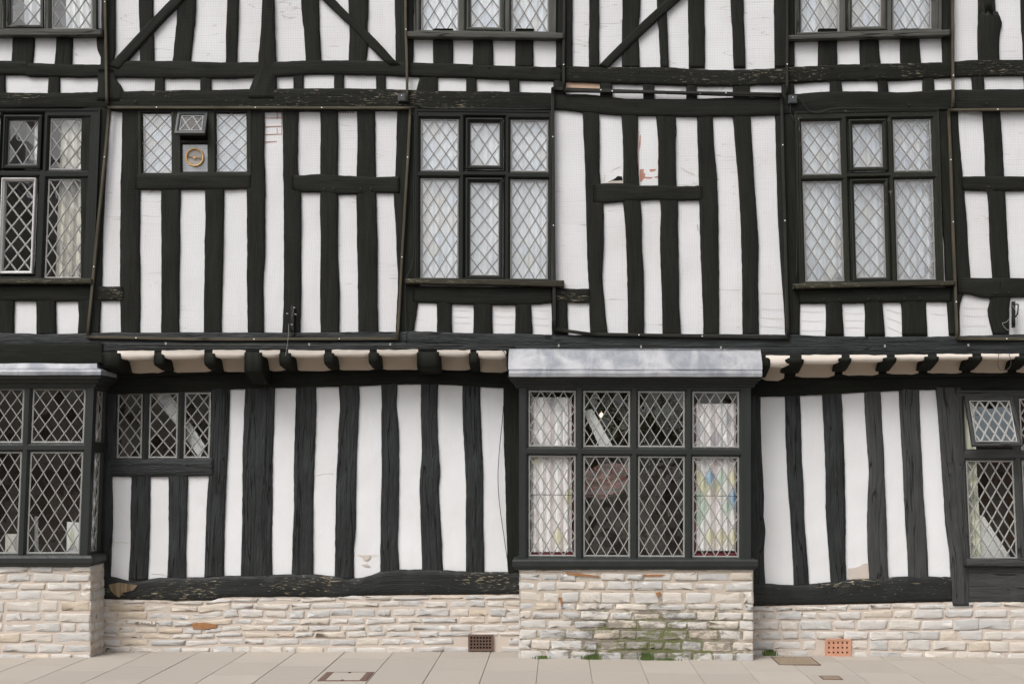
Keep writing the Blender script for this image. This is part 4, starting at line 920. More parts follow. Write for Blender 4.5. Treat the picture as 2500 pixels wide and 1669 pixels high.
# ------------------------------------------------------------------ stone plinths
def stones(name, parent, fr, L, zt, zb, heights, seed, mats, holes=(), proud=.008, lo=.14, hi=.30):
    """fr(s, z, n): local frame. zt/zb: functions of s. heights: course heights from the top in metres."""
    rnd = random.Random(seed); mb = MB()
    n = max(2, int(L / .08))
    ids = []
    for i in range(n + 1):
        s_ = L * i / n; ids.append(mb.add([fr(s_, zt(s_) + (zb(s_) - zt(s_)) * j / 8, proud * .55 - .002 * abs(noise.noise((s_ * 9, j, seed)))) for j in range(9)]))
    for a, b_ in zip(ids, ids[1:]):
        for j in range(8): mb.fi((a + j, a + j + 1, b_ + j + 1, b_ + j), 1, smooth=True)
    tot = sum(heights); acc = 0
    for ci, h in enumerate(heights):
        v0, v1 = acc / tot, (acc + h) / tot; acc += h
        s_ = -rnd.uniform(0, .08)
        while s_ < L:
            w_ = rnd.uniform(lo, hi) * (.8 if rnd.random() < .3 else 1); e = s_ + w_
            a, b_ = max(s_, 0), min(e, L)
            if L - e < .05: b_ = L; e = L + 1
            if b_ - a > .03:
                g = rnd.uniform(.005, .012); a2, b2 = (a + g if a > 0 else a), (b_ - g if b_ < L else b_)
                mid = (a2 + b2) / 2; Z = lambda q, v: zt(q) + (zb(q) - zt(q)) * v + .010 * noise.noise((q * 2.2, ci + v, seed))
                hh = abs(Z(mid, v1) - Z(mid, v0)); gv = min(.24, .0085 / hh) * rnd.uniform(.6, 1.5)
                if not any(h_[0] < mid < h_[1] and Z(mid, (v0 + v1) / 2) < h_[2] and Z(mid, (v0 + v1) / 2) > h_[3] for h_ in holes):
                    tone = min(1, max(0, rnd.betavariate(1.7, 2.0))); pr = rnd.uniform(-.003, .006)
                    out = []; N = 18; rnd_ex = rnd.choice((.10, .14, .2)); cj = [rnd.uniform(-.006, .006) for _ in range(4)]; cq = [rnd.uniform(-.009, .009) for _ in range(4)]; skew = rnd.uniform(-.008, .008)
                    for k in range(N):
                        # superellipse outline
                        th = 2 * math.pi * (k + .5) / N; c_, s2 = math.cos(th), math.sin(th); ex_ = rnd_ex
                        uu = .5 + .5 * math.copysign(abs(c_) ** ex_, c_); vv = .5 + .5 * math.copysign(abs(s2) ** ex_, s2)
                        q = a2 + (b2 - a2) * uu + skew * (vv - .5) + rnd.uniform(-.003, .003)
                        v = v0 + (v1 - v0) * (gv + (1 - 2 * gv) * vv); z = Z(min(max(q, 0), L), v) + rnd.uniform(-.0028, .0028)
                        wts = ((1 - uu) * (1 - vv), uu * (1 - vv), uu * vv, (1 - uu) * vv)
                        z += sum(a_ * b0 for a_, b0 in zip(wts, cj)); q += sum(a_ * b0 for a_, b0 in zip(wts, cq))
                        out.append((min(max(q, 0), L), z))
                    cx_, cz_ = sum(p[0] for p in out) / N, sum(p[1] for p in out) / N
                    def rg(f, nn_): return mb.add([fr(cx_ + (q - cx_) * f, cz_ + (z - cz_) * (f if f < 1 else 1), nn_ + .0045 * noise.noise((q * 28, z * 28, seed))) for q, z in out])
                    r0 = rg(1.0, proud); r1 = rg(.975, .002 - pr); r2 = rg(.86, .0 - pr); c0_ = mb.add([fr(cx_, cz_, -.001 - pr)])
                    for A, B in ((r0, r1), (r1, r2)):
                        for k in range(N): mb.fi((A + k, A + (k + 1) % N, B + (k + 1) % N, B + k), 0, tone=tone, smooth=True)
                    for k in range(N): mb.fi((r2 + k, r2 + (k + 1) % N, c0_), 0, tone=tone, smooth=True)
            s_ = e
    return mb.build(name, mats, parent)
def front(x0, Y): return lambda s_, z, n_: Vector((x0 + s_, Y + n_, z))
def lin(pts, Y):
    q = [(wx(px, Y), wz(py, Y)) for px, py in pts]
    def f(x):
        for (a, za), (b_, zb_) in zip(q, q[1:]):
            if x <= b_: return za + (zb_ - za) * (x - a) / (b_ - a)
        return q[-1][1]
    return f
YS = -.004
xL0, xL1 = wx(236, YS), wx(1275, YS)
tl = lin([(0, 1462), (246, 1462), (515, 1466), (530, 1457), (700, 1457), (1000, 1452), (1280, 1450)], YS)
vent_l = (wx(1143, YS), wx(1204, YS), wz(1548, YS), wz(1590, YS)); vent_r = (wx(2014, YS), wx(2078, YS), wz(1558, YS), wz(1603, YS))
stones('stone_plinth', BLD, front(xL0, YS), xL1 - xL0, lambda s_: tl(xL0 + s_), lambda s_: gz(xL0 + s_) - .02,
       [.035, .055, .06, .05, .05, .045, .055, .06], 5, ['stone', 'mortar'], [(vent_l[0] - xL0 - .06, vent_l[1] - xL0 + .06, vent_l[2] + .0, vent_l[3])])
xR0, xR1 = wx(1828, YS), wx(3060, YS)
tr_ = lin([(1700, 1480), (1842, 1479), (1990, 1476), (2150, 1473), (2340, 1468), (3060, 1470)], YS)
stones('stone_plinth', BLD, front(xR0, YS), xR1 - xR0, lambda s_: tr_(xR0 + s_), lambda s_: gz(xR0 + s_) - .03,
       [.045, .065, .08, .07, .075, .065], 6, ['stone', 'mortar'], [(vent_r[0] - xR0 - .05, vent_r[1] - xR0 + .05, vent_r[2], vent_r[3])])
xa, xb = wx(1268), wx(1839)
stones('stone_base', bay1, front(xa, BY), xb - xa, lambda s_: wz(1386), lambda s_: gz(xa + s_) - .03,
       [.035, .07, .085, .095, .065, .075, .075, .09, .085, .10], 7, ['stone_moss', 'mortar_bay'])
stones('stone_base', bay1, lambda s_, z, n_: Vector((xa + n_, -s_, z)), .30, lambda s_: wz(1386), lambda s_: gz(xa) - .03, [.035, .07, .085, .095, .065, .075, .075, .09, .085, .10], 8, ['stone', 'mortar_bay'])
stones('stone_base', bay1, lambda s_, z, n_: Vector((xb - n_, -.30 + s_, z)), .30, lambda s_: wz(1386), lambda s_: gz(xb) - .03, [.035, .07, .085, .095, .065, .075, .075, .09, .085, .10], 9, ['stone', 'mortar_bay'])
xc, xd = wx(-262), wx(221)
stones('stone_base', bay2, front(xc, BY), xd - xc, lambda s_: wz(1378), lambda s_: -.03,
       [.06, .07, .06, .075, .085, .075, .07, .085, .07, .06], 10, ['stone', 'mortar'])
stones('stone_base', bay2, lambda s_, z, n_: Vector((xd - n_, -.30 + s_, z)), .30, lambda s_: wz(1378), lambda s_: -.03, [.06, .07, .06, .075, .085, .075, .07, .085, .07, .06], 12, ['stone', 'mortar'], lo=.1, hi=.2)
# solid cores behind the plinths so that nothing shines through
mb = MB()
mb.box(wx(-560, 0), wx(236, 0), .0, .06, -.1, wz(1456, 0)); mb.box(wx(-560, 0), wx(3060, 0), .03, .09, -.2, wz(1452, 0))
mb.build('wall_core', 'mortar', BLD)

# air bricks
def air_brick(x0, x1, y0, y1, nx, ny, mat, Y, label):
    root = MB(); X0, X1, Z1, Z0 = wx(x0, Y), wx(x1, Y), wz(y0, Y), wz(y1, Y); fw = .014 if mat == 'rust' else .012
    xs = [X0, X0 + fw] + [X0 + fw + (X1 - X0 - 2 * fw) * k / nx for k in range(1, nx)] + [X1 - fw, X1]
    bw, bh = (X1 - X0 - 2 * fw) / nx, (Z1 - Z0 - 2 * fw) / ny; k_ = .30 if mat == 'terra' else .18
    root.box(X0, X1, Y - .006, Y + .02, Z0, Z0 + fw); root.box(X0, X1, Y - .006, Y + .02, Z1 - fw, Z1)
    root.box(X0, X0 + fw, Y - .0055, Y + .02, Z0 + fw, Z1 - fw); root.box(X1 - fw, X1, Y - .0055, Y + .02, Z0 + fw, Z1 - fw)
    for i in range(nx + 1):
        c = X0 + fw + bw * i; root.box(c - bw * k_, c + bw * k_, Y - .003, Y + .02, Z0 + fw, Z1 - fw)
    for j in range(ny + 1):
        c = Z0 + fw + bh * j; root.box(X0 + fw, X1 - fw, Y - .001, Y + .02, max(Z0 + fw, c - bh * k_), min(Z1 - fw, c + bh * k_))
    o = root.build('air_brick', mat, BLD); o['label'] = label
    mb = MB(); mb.box(X0 + .004, X1 - .004, Y + .012, Y + .03, Z0 + .004, Z1 - .004); mb.build('grille_back', 'hole', o)
air_brick(1143, 1204, 1548, 1588, 7, 4, 'rust', YS - .012, 'rusty brown iron air brick with small square holes')
air_brick(2015, 2077, 1559, 1601, 5, 3, 'terra', YS - .012, 'orange terracotta air brick with a broken lower row')

# ------------------------------------------------------------------ wall details: exposed brick, bare patches, holes, cracks, writing
def patch(name, pts, Y, off, mat, th=.004, label=None, parent=BLD):
    mb = MB(); mp = plane(Y); P = [mp(x, y, off) for x, y in pts]
    board(mb, [(p.x, p.z) for p in P], P[0].y, P[0].y + th)
    o = mb.build(name, mat, parent)
    if label: o['label'] = label
    return o
YP = U + .024
patch('exposed_brick', [(1562, 414), (1572, 413), (1571, 422), (1576, 425), (1574, 432), (1592, 433), (1606, 430), (1606, 434), (1590, 437), (1572, 436), (1565, 445), (1562, 441)], YP, -.004, 'brick', label='flaking red brick showing through the plaster')
patch('exposed_brick', [(1562, 330), (1564, 330), (1564, 352), (1561, 372), (1560, 352)], YP, -.004, 'brick')
patch('exposed_brick', [(1585, 414), (1602, 413), (1600, 417), (1590, 420), (1587, 419)], YP, -.004, 'brick')
patch('hole', [(1482, 446), (1500, 437), (1508, 430), (1518, 431), (1520, 438), (1519, 446), (1505, 447), (1494, 446)], YP, -.004, 'hole', label='dark gap under a broken plaster edge')
patch('broken_plaster', [(1476, 448), (1494, 442), (1520, 441), (1519, 452), (1490, 451)], YP, -.005, 'bare')
patch('bare_patch', [(2070, 1387), (2083, 1386), (2097, 1382), (2106, 1376), (2121, 1373), (2123, 1412), (2112, 1415), (2100, 1411), (2088, 1413), (2076, 1416), (2071, 1412)], .022, -.004, 'bare', label='patch of bare buff daub where the white render fell off')
patch('bare_patch', [(877, 1355), (905, 1354), (903, 1362), (895, 1368), (888, 1366), (884, 1359)], .022, -.0035, 'bare')
patch('bare_patch', [(883, 1377), (897, 1376), (904, 1382), (892, 1382)], .022, -.0035, 'bare')
patch('painted_board', [(1381, 201), (1464, 202), (1465, 219), (1381, 218)], YP, -.006, 'paleboard', label='peach coloured board exposed between the beams')
for x, y, w_ in ((690, 288, 44), (690, 309, 40), (690, 328, 42), (690, 346, 30)):
    patch('brick_joint', [(646, y), (646 + w_, y - 1), (646 + w_, y + .6), (646, y + 1.4)], YP, -.0035, 'brick')
for x, y0, y1 in ((676, 275, 291), (676, 313, 328), (687, 270, 330)):
    patch('brick_joint', [(x, y0), (x + 1.2, y0), (x + 1.4, y1), (x + .2, y1)], YP, -.0035, 'brick')
patch('brick_joint', [(644, 320), (646, 320), (645.6, 365), (643, 365)], YP, -.003, 'brick')
mb = MB(); mp = plane(YP)
for r_ in range(2):
    for c_ in range(6): mb.disc(mp(831 + c_ * 6.2, 268.5 + r_ * 6.5, -.003), .0068, 8, .001)
mb.build('vent_holes', 'rust', BLD)
def crack(pts, Y, wpx=1.2, mat='mortar'):
    mb = MB(); mp = plane(Y); P = pts
    for (x0, y0), (x1, y1) in zip(P, P[1:]):
        d = Vector((x1 - x0, y1 - y0)).normalized(); n_ = Vector((-d.y, d.x)) * wpx / 2
        mb.face([mp(x0 - n_.x, y0 - n_.y, -.003), mp(x1 - n_.x, y1 - n_.y, -.003), mp(x1 + n_.x, y1 + n_.y, -.003), mp(x0 + n_.x, y0 + n_.y, -.003)])
    return mb.build('crack', mat, BLD)
crack([(1474, 444), (1477, 432), (1476, 428), (1490, 420), (1500, 413), (1515, 407)], YP, 1.3, 'bare')
crack([(1661, 409), (1670, 414), (1680, 420), (1695, 426)], YP, 1.1, 'bare')
crack([(1649, 300), (1651, 312), (1652, 322), (1650, 335)], YP, 1.3, 'rust'); crack([(1560, 320), (1558, 345), (1560, 380), (1558, 440)], YP, 1.3, 'brick')
crack([(1702, 548), (1704, 560), (1703, 575)], YP, 1.2, 'rust')
crack([(273, 1320), (283, 1324), (300, 1323), (313, 1325)], .022, 1.0); crack([(768, 1162), (790, 1156), (815, 1155)], .022, .8); crack([(870, 1354), (880, 1355), (930, 1355)], .022, .8)
crack([(370, 1400), (395, 1401), (410, 1406)], .022, 1)
for (x0, x1, ys) in ((1954, 2015, (760, 783, 806)), (2060, 2110, (764, 782, 800)), (2268, 2318, (746, 766)), (2347, 2414, (751, 770, 795)), (1010, 1064, (752, 768, 780)), (1105, 1154, (758, 772, 788)), (1204, 1256, (756, 772, 790)), (1298, 1344, (757, 776, 792)), (1742, 1810, (706,)), (1855, 1915, (716, 754, 775, 796))):
    for y in ys:
        j = random.uniform(-1.5, 1.5); crack([(x0 + 2, y), ((x0 + x1) / 2, y + j + 1), (x1 - 3, y + 1 + j / 2)], YP, .7)
for a in (((2163, 755), (2202, 766)), ((2165, 775), (2203, 790)), ((2166, 797), (2203, 815))): crack(list(a), YP, .8)
# faint pencilled scrawl on one stone: 'M o c with Jm'
def stroke(segs, px, py, mat, sc=1.0):
    mb = MB(); mp = plane(YS - .017)
    for line in segs:
        for (x0, y0), (x1, y1) in zip(line, line[1:]):
            a = Vector((px + x0 * sc, py + y0 * sc)); b_ = Vector((px + x1 * sc, py + y1 * sc)); d = (b_ - a)
            if d.length < .01: continue
            d.normalize(); n_ = Vector((-d.y, d.x)) * .6
            mb.face([mp(a.x - n_.x, a.y - n_.y), mp(b_.x - n_.x, b_.y - n_.y), mp(b_.x + n_.x, b_.y + n_.y), mp(a.x + n_.x, a.y + n_.y)])
    o = mb.build('handwriting', mat, BLD); o['label'] = 'tiny brown handwritten scrawl on a pale stone'
    return o
stroke([[(0, 5), (2, 1), (3, 5), (5, 0), (5, 5)], [(7, 5), (6, 2), (8, 0), (9, 3), (7, 5)], [(1, 6), (8, 6)]], 329.5, 1516.5, 'rust')
stroke([[(16, 4), (18, 2), (19, 4), (17, 6), (16, 4)], [(27, 2), (24, 3), (24, 6), (27, 6)], [(30, 7), (32, 3), (33, 6), (35, 3), (36, 6)], [(38, 4), (40, 6)], [(41, 0), (41, 5), (44, 5)], [(39, 2), (44, 2)], [(50, 0), (50, 7), (48, 7)], [(53, 6), (53, 3), (55, 5), (56, 3), (58, 6), (60, 5)]], 329.5, 1516.5, 'cable_brown')
mpS = YS - .004
patch('stained_stone', [(468, 1520), (500, 1519), (530, 1523), (528, 1531), (505, 1534), (472, 1534)], YS, -.008, 'rustmark', .02, 'rust orange stone in the plinth')
patch('stained_stone', [(1380, 1396), (1412, 1398), (1432, 1401), (1463, 1405), (1462, 1407), (1425, 1406), (1385, 1402)], BY, -.008, 'rustmark', .02)
patch('stained_stone', [(1568, 1402), (1595, 1401), (1624, 1401), (1615, 1406), (1580, 1407)], BY, -.008, 'rustmark', .02)
patch('stained_stone', [(1600, 1446), (1612, 1443), (1614, 1452), (1604, 1455)], BY, -.009, 'rustmark', .02)
patch('stained_stone', [(1362, 1458), (1371, 1457), (1373, 1466), (1372, 1480), (1369, 1479), (1368, 1466)], BY, -.009, 'rustmark', .02)

patch('bare_wood', [(266, 1426), (290, 1421), (318, 1425), (336, 1428), (326, 1440), (300, 1446), (292, 1457), (280, 1450), (270, 1440)], -.012, -.0075, 'barewood', .01)
# pegs and studs heads in the rails: parts of the frame
def pegs(pts, Y, mat='iron', r=.008):
    for x, y in pts:
        mb = MB(); mb.disc(plane(Y)(x, y), r, 8, .006, ); mb.build('peg', mat, BLD)
pegs([(2000, 1424), (1862, 1432), (2132, 1421), (2462, 1438), (2320, 1130), (2320, 1157), (515, 1130), (515, 1156), (452, 1156), (425, 1156), (350, 1157), (722, 1408), (2370, 439), (2372, 462)], -.026)
pegs([(1932, 964), (2019, 956), (2044, 955), (2136, 946), (2203, 945), (2230, 943), (2302, 942), (2325, 943), (725, 938), (750, 936), (835, 936), (855, 936), (935, 933), (960, 933)], -.016, 'tim')
pegs([(1148, 162), (1192, 162), (1300, 165), (2140, 188), (2155, 188), (2030, 163), (2113, 164), (2400, 155), (2428, 155), (2219, 256), (2408, 253), (330, 248), (700, 248)], U - .016)
pegs([(2011, 730), (2050, 731), (2120, 729), (2145, 729), (2208, 728), (2246, 727), (2430, 715), (2462, 714), (790, 460), (815, 460), (880, 461), (905, 461), (970, 434)], U - .014)

# ------------------------------------------------------------------ netting frames, cables, boxes, brackets: things fixed to the wall
def netting(label, battens, net, Yn, mat):
    p0 = plane(Yn)(*battens[0][0]); root = empty('netting_frame', (0, 0, 0)); tag(root, label, 'netting frame', 'wooden frames holding bird netting')
    pins = []
    for (x0, y0), (x1, y1), w_ in battens:
        d = Vector((x1 - x0, y1 - y0)).normalized(); n_ = Vector((-d.y, d.x)) * w_ / 2; mb = MB()
        L = math.hypot(x1 - x0, y1 - y0); k = max(2, int(L / 90)); pr = []
        for i in range(k + 1):
            f = i / k; x, y = x0 + (x1 - x0) * f, y0 + (y1 - y0) * f; b_ = 1.1 * noise.noise((x * .01, y * .01, 4)); pr.append(((x - n_.x + b_ * n_.x / w_ * 2, y - n_.y), (x + n_.x + b_ * n_.x / w_ * 2, y + n_.y)))
        timber_mesh(mb, pr, plane(Yn - .012), .024, wob=.12, rnd=.002, rough=.0006, step=30); mb.build('batten', mat, root)
        q = 120
        while q < L - 40:
            pins.append((x0 + d.x * q, y0 + d.y * q)); q += random.uniform(150, 300)
    for x, y in pins:
        if -100 < x < 2600 and -50 < y < 1700:
            mb = MB(); mb.disc(plane(Yn - .013)(x, y), .0055, 7, .003); mb.build('pin', 'pin', root)
    (xa, ya), (xb, yb), (xc_, yc), (xd_, yd) = net; mb = MB(); mp = plane(Yn); g = 6.0
    nxx = int(abs(xb - xa) / g); nyy = int(abs(yd - ya) / g); hw = .05
    def Q(u, v): 
        sag = .5 * noise.noise((u * 6, v * 6, Yn * 50)) * 6
        return ((xa * (1 - u) + xb * u) * (1 - v) + (xd_ * (1 - u) + xc_ * u) * v + sag, (ya * (1 - u) + yb * u) * (1 - v) + (yd * (1 - u) + yc * u) * v + sag)
    for i in range(1, nxx):
        pr = None
        for k in range(13):
            x, y = Q(i / nxx, k / 12); cur = (mp(x - hw, y), mp(x + hw, y))
            if pr: mb.face([pr[0], pr[1], cur[1], cur[0]])
            pr = cur
    for j in range(1, nyy):
        pr = None
        for k in range(13):
            x, y = Q(k / 12, j / nyy); cur = (mp(x, y - hw), mp(x, y + hw))
            if pr: mb.face([pr[0], pr[1], cur[1], cur[0]])
            pr = cur
    mb.build('net', 'netwire', root)
YN = U - .022
netting('brown netting frame over the timbers around the small ventilator window', [((266, 264), (213, 820), 6), ((1002, 264), (970, 824), 6), ((262, 262), (1004, 263), 6), ((212, 822), (500, 828), 7), ((500, 828), (972, 826), 7)], [(268, 266), (1000, 266), (968, 822), (218, 820)], YN, 'batten')
netting('black netting frame over the panels with cracked plaster and exposed brick', [((1349, 214), (1353, 803), 8), ((1352, 803), (1440, 815), 8), ((1440, 815), (1926, 824), 8), ((1908, 234), (1924, 824), 7), ((1347, 216), (1906, 234), 7)], [(1352, 220), (1906, 236), (1922, 820), (1356, 806)], YN, 'batten_dark')
netting('brown netting frame at the right end of the first floor', [((2317, 270), (2338, 826), 6), ((2316, 268), (3040, 262), 6), ((2338, 826), (3040, 830), 7)], [(2320, 270), (2640, 268), (2650, 824), (2341, 824)], YN, 'batten')
netting('long brown netting frame of the top storey above the ventilator window', [((250, TOP), (260, 254), 6), ((984, TOP), (994, 248), 6)], [(254, -20), (985, -20), (992, 248), (260, 250)], YN - .004, 'batten')
netting('black netting frame of the top storey above the cracked panels', [((1378, TOP), (1376, 220), 6), ((1375, 221), (1910, 229), 6), ((1922, TOP), (1922, 228), 6)], [(1380, -20), (1920, -20), (1920, 226), (1380, 218)], YN - .004, 'batten_dark')
netting('brown netting frame at the right end of the top storey', [((2325, TOP), (2328, 262), 6)], [(2328, -20), (2600, -20), (2600, 262), (2330, 262)], YN - .004, 'batten')

def cable(pts, Y, label, r=.004, mat='cable', clips=(), group=None, dy=None):
    P = []
    for i in range(len(pts) - 1):
        a, b_, c, d = pts[max(i - 1, 0)], pts[i], pts[i + 1], pts[min(i + 2, len(pts) - 1)]
        for k in range(5): P.append((crom(a[0], b_[0], c[0], d[0], k / 5), crom(a[1], b_[1], c[1], d[1], k / 5)))
    P.append(pts[-1]); mp = plane(Y); mb = MB(); mb.tube([mp(x, y) for x, y in P], r, 6)
    c0 = mp(*pts[0])
    if clips:
        root = empty('cable_run'); tag(root, label, 'cable', group); mb.build('cable', mat, root)
        for x, y in clips:
            cb = MB(); c = mp(x, y); cb.box(c.x - .006, c.x + .006, c.y - .006, c.y + .005, c.z - .008, c.z + .012); cb.build('clip', 'wire', root)
        return root
    return tag(mb.build('cable', mat, loc=c0), label, 'cable', group)
cable([(240, 838), (400, 841), (700, 843), (960, 843), (1100, 842), (1250, 844), (1500, 848), (1855, 851), (2000, 850), (2160, 847), (2364, 845), (2700, 843)], U - .045, 'dark cable clipped all along the fascia above the ground floor', .0045, clips=[(755, 841), (953, 841), (1364, 844), (1565, 847), (1760, 849), (2160, 845), (2364, 843), (405, 839)])
cable([(1240, 851), (1100, 851), (1060, 849), (990, 848), (900, 851), (700, 850), (300, 847)], U - .045, 'thin slack cable drooping below the long fascia cable', .0025)
cable([(990, 236), (1008, 235), (1018, 246), (1024, 258), (1042, 263), (1100, 264), (1345, 266)], U - .024, 'cable looping from the middle junction box over the window head', .0028)
cable([(1948, 238), (1958, 246), (1966, 262), (1980, 273), (2000, 275), (2020, 268), (2060, 264), (2200, 265), (2316, 264)], U - .030, 'cable sagging from the right junction box over the window head', .0032)
cable([(1930, 254), (1930, 275), (1938, 295), (1946, 320), (1946, 560), (1944, 680)], U - .024, 'cable hanging from the right junction box down beside the window frame', .0028)
cable([(1006, 276), (1012, 300), (1010, 480), (1011, 600), (1004, 650), (990, 690), (990, 760), (992, 838)], U - .02, 'thin cable down the post left of the middle first floor window', .0024)
cable([(1229, 990), (1226, 1030), (1220, 1090), (1216, 1150), (1217, 1200), (1222, 1250), (1232, 1320), (1240, 1375)], -.006, 'slack brown cable hanging over the white panel left of the middle bay', .0028, 'cable_brown')
cable([(1218, 852), (1230, 858), (1236, 872), (1236, 895)], -.33, 'short cable end bent down beside the lead cap', .003)
def jbox(x0, y0, x1, y1, label):
    mb = MB(); mp = plane(U - .035); a, b_ = mp(x0, y1), mp(x1, y0)
    board(mb, [(a.x, a.z), (b_.x, a.z + .002), (b_.x, b_.z - .001), (a.x, b_.z)], a.y, a.y + .03)
    o = tag(mb.build('junction_box', 'box', loc=(a.x, a.y, a.z)), label, 'junction box')
    lb = MB(); w_, h_ = b_.x - a.x, b_.z - a.z; lb.box(.008, w_ - .008, -.004, .0, .008, h_ - .008); lb.build('lid', 'box', o)
    sc = MB(); sc.disc((w_ * .5, -.004, h_ * .7), .004, 8, .001); sc.build('screw', 'pin', o)
jbox(971, 228, 990, 247, 'small grey junction box on the beam left of the middle first floor window')
jbox(1925, 232, 1946, 252, 'small grey junction box on the beam above the window with peeling paint')
def bracket(x, y0, y1, label):
    p = plane(U - .018)(x, y1); root = empty('wall_bracket', p); tag(root, label, 'bracket')
    h = (y1 - y0) / 300
    mb = MB(); mb.box(-.012, .012, -.012, .010, 0, h); mb.build('back_plate', 'iron', root)
    mb = MB(); mb.tube([(0, -.012, h * .9), (.02, -.05, h * .85), (.012, -.06, h * .5), (-.015, -.05, h * .3), (0, -.012, h * .1)], .006, 6); mb.build('arm', 'iron', root)
    for dx, dz in ((.02, h * .92), (-.035, h * .72), (.03, h * .70), (0, h * .35)):
        mb = MB(); mb.tube([(dx - .007, -.03, dz), (dx + .007, -.03, dz - .003)], .004, 6); mb.build('insulator', 'pin', root)
bracket(714, 748, 818, 'black iron cable bracket with white insulators at the foot of the timbers')
bracket(2474, 738, 800, 'dark bracket with a cable loop on the right end of the facade')
cable([(704, 790), (705, 805), (703, 830), (700, 850), (697, 868)], U - .07, 'thin pale wire hanging from the bracket past the fascia', .0016, 'wire')
cable([(2470, 770), (2458, 785), (2447, 790), (2462, 806), (2478, 800), (2484, 785), (2480, 760), (2472, 745)], U - .05, 'pale cable loop hanging at the right end bracket', .0018, 'wire')
cable([(2440, 855), (2436, 885), (2442, 902), (2462, 900), (2468, 880), (2458, 850)], -.32, 'thin cable loop hanging under the fascia at the right', .0022, 'cable_brown')

# ------------------------------------------------------------------ ground, pavement, road
m, t, b = mat_base('paving_slab', (.33, .29, .26), .85, .25); o_ = coords(t); tn = attr(t)
c = mixc(t, tn, (.335, .30, .262), (.395, .355, .308)); c = mixc(t, ramp(t, nz(t, o_, 2.2, 5, .6), [(.4, (0,) * 3), (.7, (.5,) * 3)]), c, (.35, .315, .275))
c = mixc(t, ramp(t, nz(t, o_, 60, 4, .7), [(.55, (0,) * 3), (.75, (.45,) * 3)]), c, (.40, .37, .33))
t.links.new(c, b.inputs['Base Color']); bump(t, b, nz(t, o_, 110, 4, .7), .35, .003); M['slab'] = m
M['joint'] = simple('dark_joint', (.27, .245, .21), .95, .1, 0, 20, .3); M['asphalt'] = simple('asphalt', (.06, .06, .062), .9, .2, 0, 30, .3); M['kerb'] = simple('kerb_stone', (.33, .31, .28), .85, .2, 0, 14, .15)
mb = MB(); KY = -3.0; pitch = .395; kk0 = -20; rnd = random.Random(3)
def gp(x, y, dz=0): return (x, y, gz(x) + dz)
for k in range(kk0, 22):
    xa_, xb_ = -.16 + k * pitch, -.16 + (k + 1) * pitch
    y = .05; y2 = -.92 + (0 if k % 2 else .0) - rnd.choice((0, 0, .02)); cuts = [.05]
    off = rnd.choice((-.32, -.32, -.10, -.52)) if k < -3 else (-.32 if k < 3 else rnd.choice((-.32, -.2)))
    yy = off
    while yy > KY + .2: cuts.append(yy); yy -= .60
    cuts.append(KY)
    for a, b_ in zip(cuts, cuts[1:]):
        g = .0014; dz = rnd.uniform(0, .0022); tone = rnd.random()
        x0_, x1_, y0_, y1_ = xa_ + g, xb_ - g, b_ + g, a - g
        e = .003; i0 = mb.add([gp(x0_, y0_, -.006), gp(x1_, y0_, -.006), gp(x1_, y1_, -.006), gp(x0_, y1_, -.006), gp(x0_ + e, y0_ + e, dz), gp(x1_ - e, y0_ + e, dz), gp(x1_ - e, y1_ - e, dz), gp(x0_ + e, y1_ - e, dz)])
        mb.fi((i0 + 4, i0 + 5, i0 + 6, i0 + 7), 0, tone=tone)
        for q in range(4): mb.fi((i0 + q, i0 + (q + 1) % 4, i0 + 4 + (q + 1) % 4, i0 + 4 + q), 0, tone=tone)
for k in range(-40, 40):
    x0_, x1_ = k * .5, (k + 1) * .5; mb.face([gp(x0_, .3, -.0045), gp(x0_, KY, -.0045), gp(x1_, KY, -.0045), gp(x1_, .3, -.0045)][::-1], 1)
tag(mb.build('pavement', ['slab', 'joint']), kind='structure')
mb = MB()
for k in range(-26, 26):
    x0_, x1_ = k * .9, k * .9 + .892; mb.box(x0_, x1_, KY - .15, KY - .002, -.35, gz(x0_) - .006)
tag(mb.build('kerb', 'kerb'), kind='structure')
mb = MB(); mb.face([(-60, KY - .15, -.22), (60, KY - .15, -.22), (60, -12.8, -.22), (-60, -12.8, -.22)][::-1]); tag(mb.build('road', 'asphalt'), kind='structure')
mb = MB(); mb.box(-60, 60, -16.2, -12.8, -.4, -.1); tag(mb.build('far_pavement', 'slab'), kind='structure')
mb = MB(); mb.face([(-500, -500, -.42), (500, -500, -.42), (500, 500, -.42), (-500, 500, -.42)]); tag(mb.build('ground', 'joint'), kind='structure')

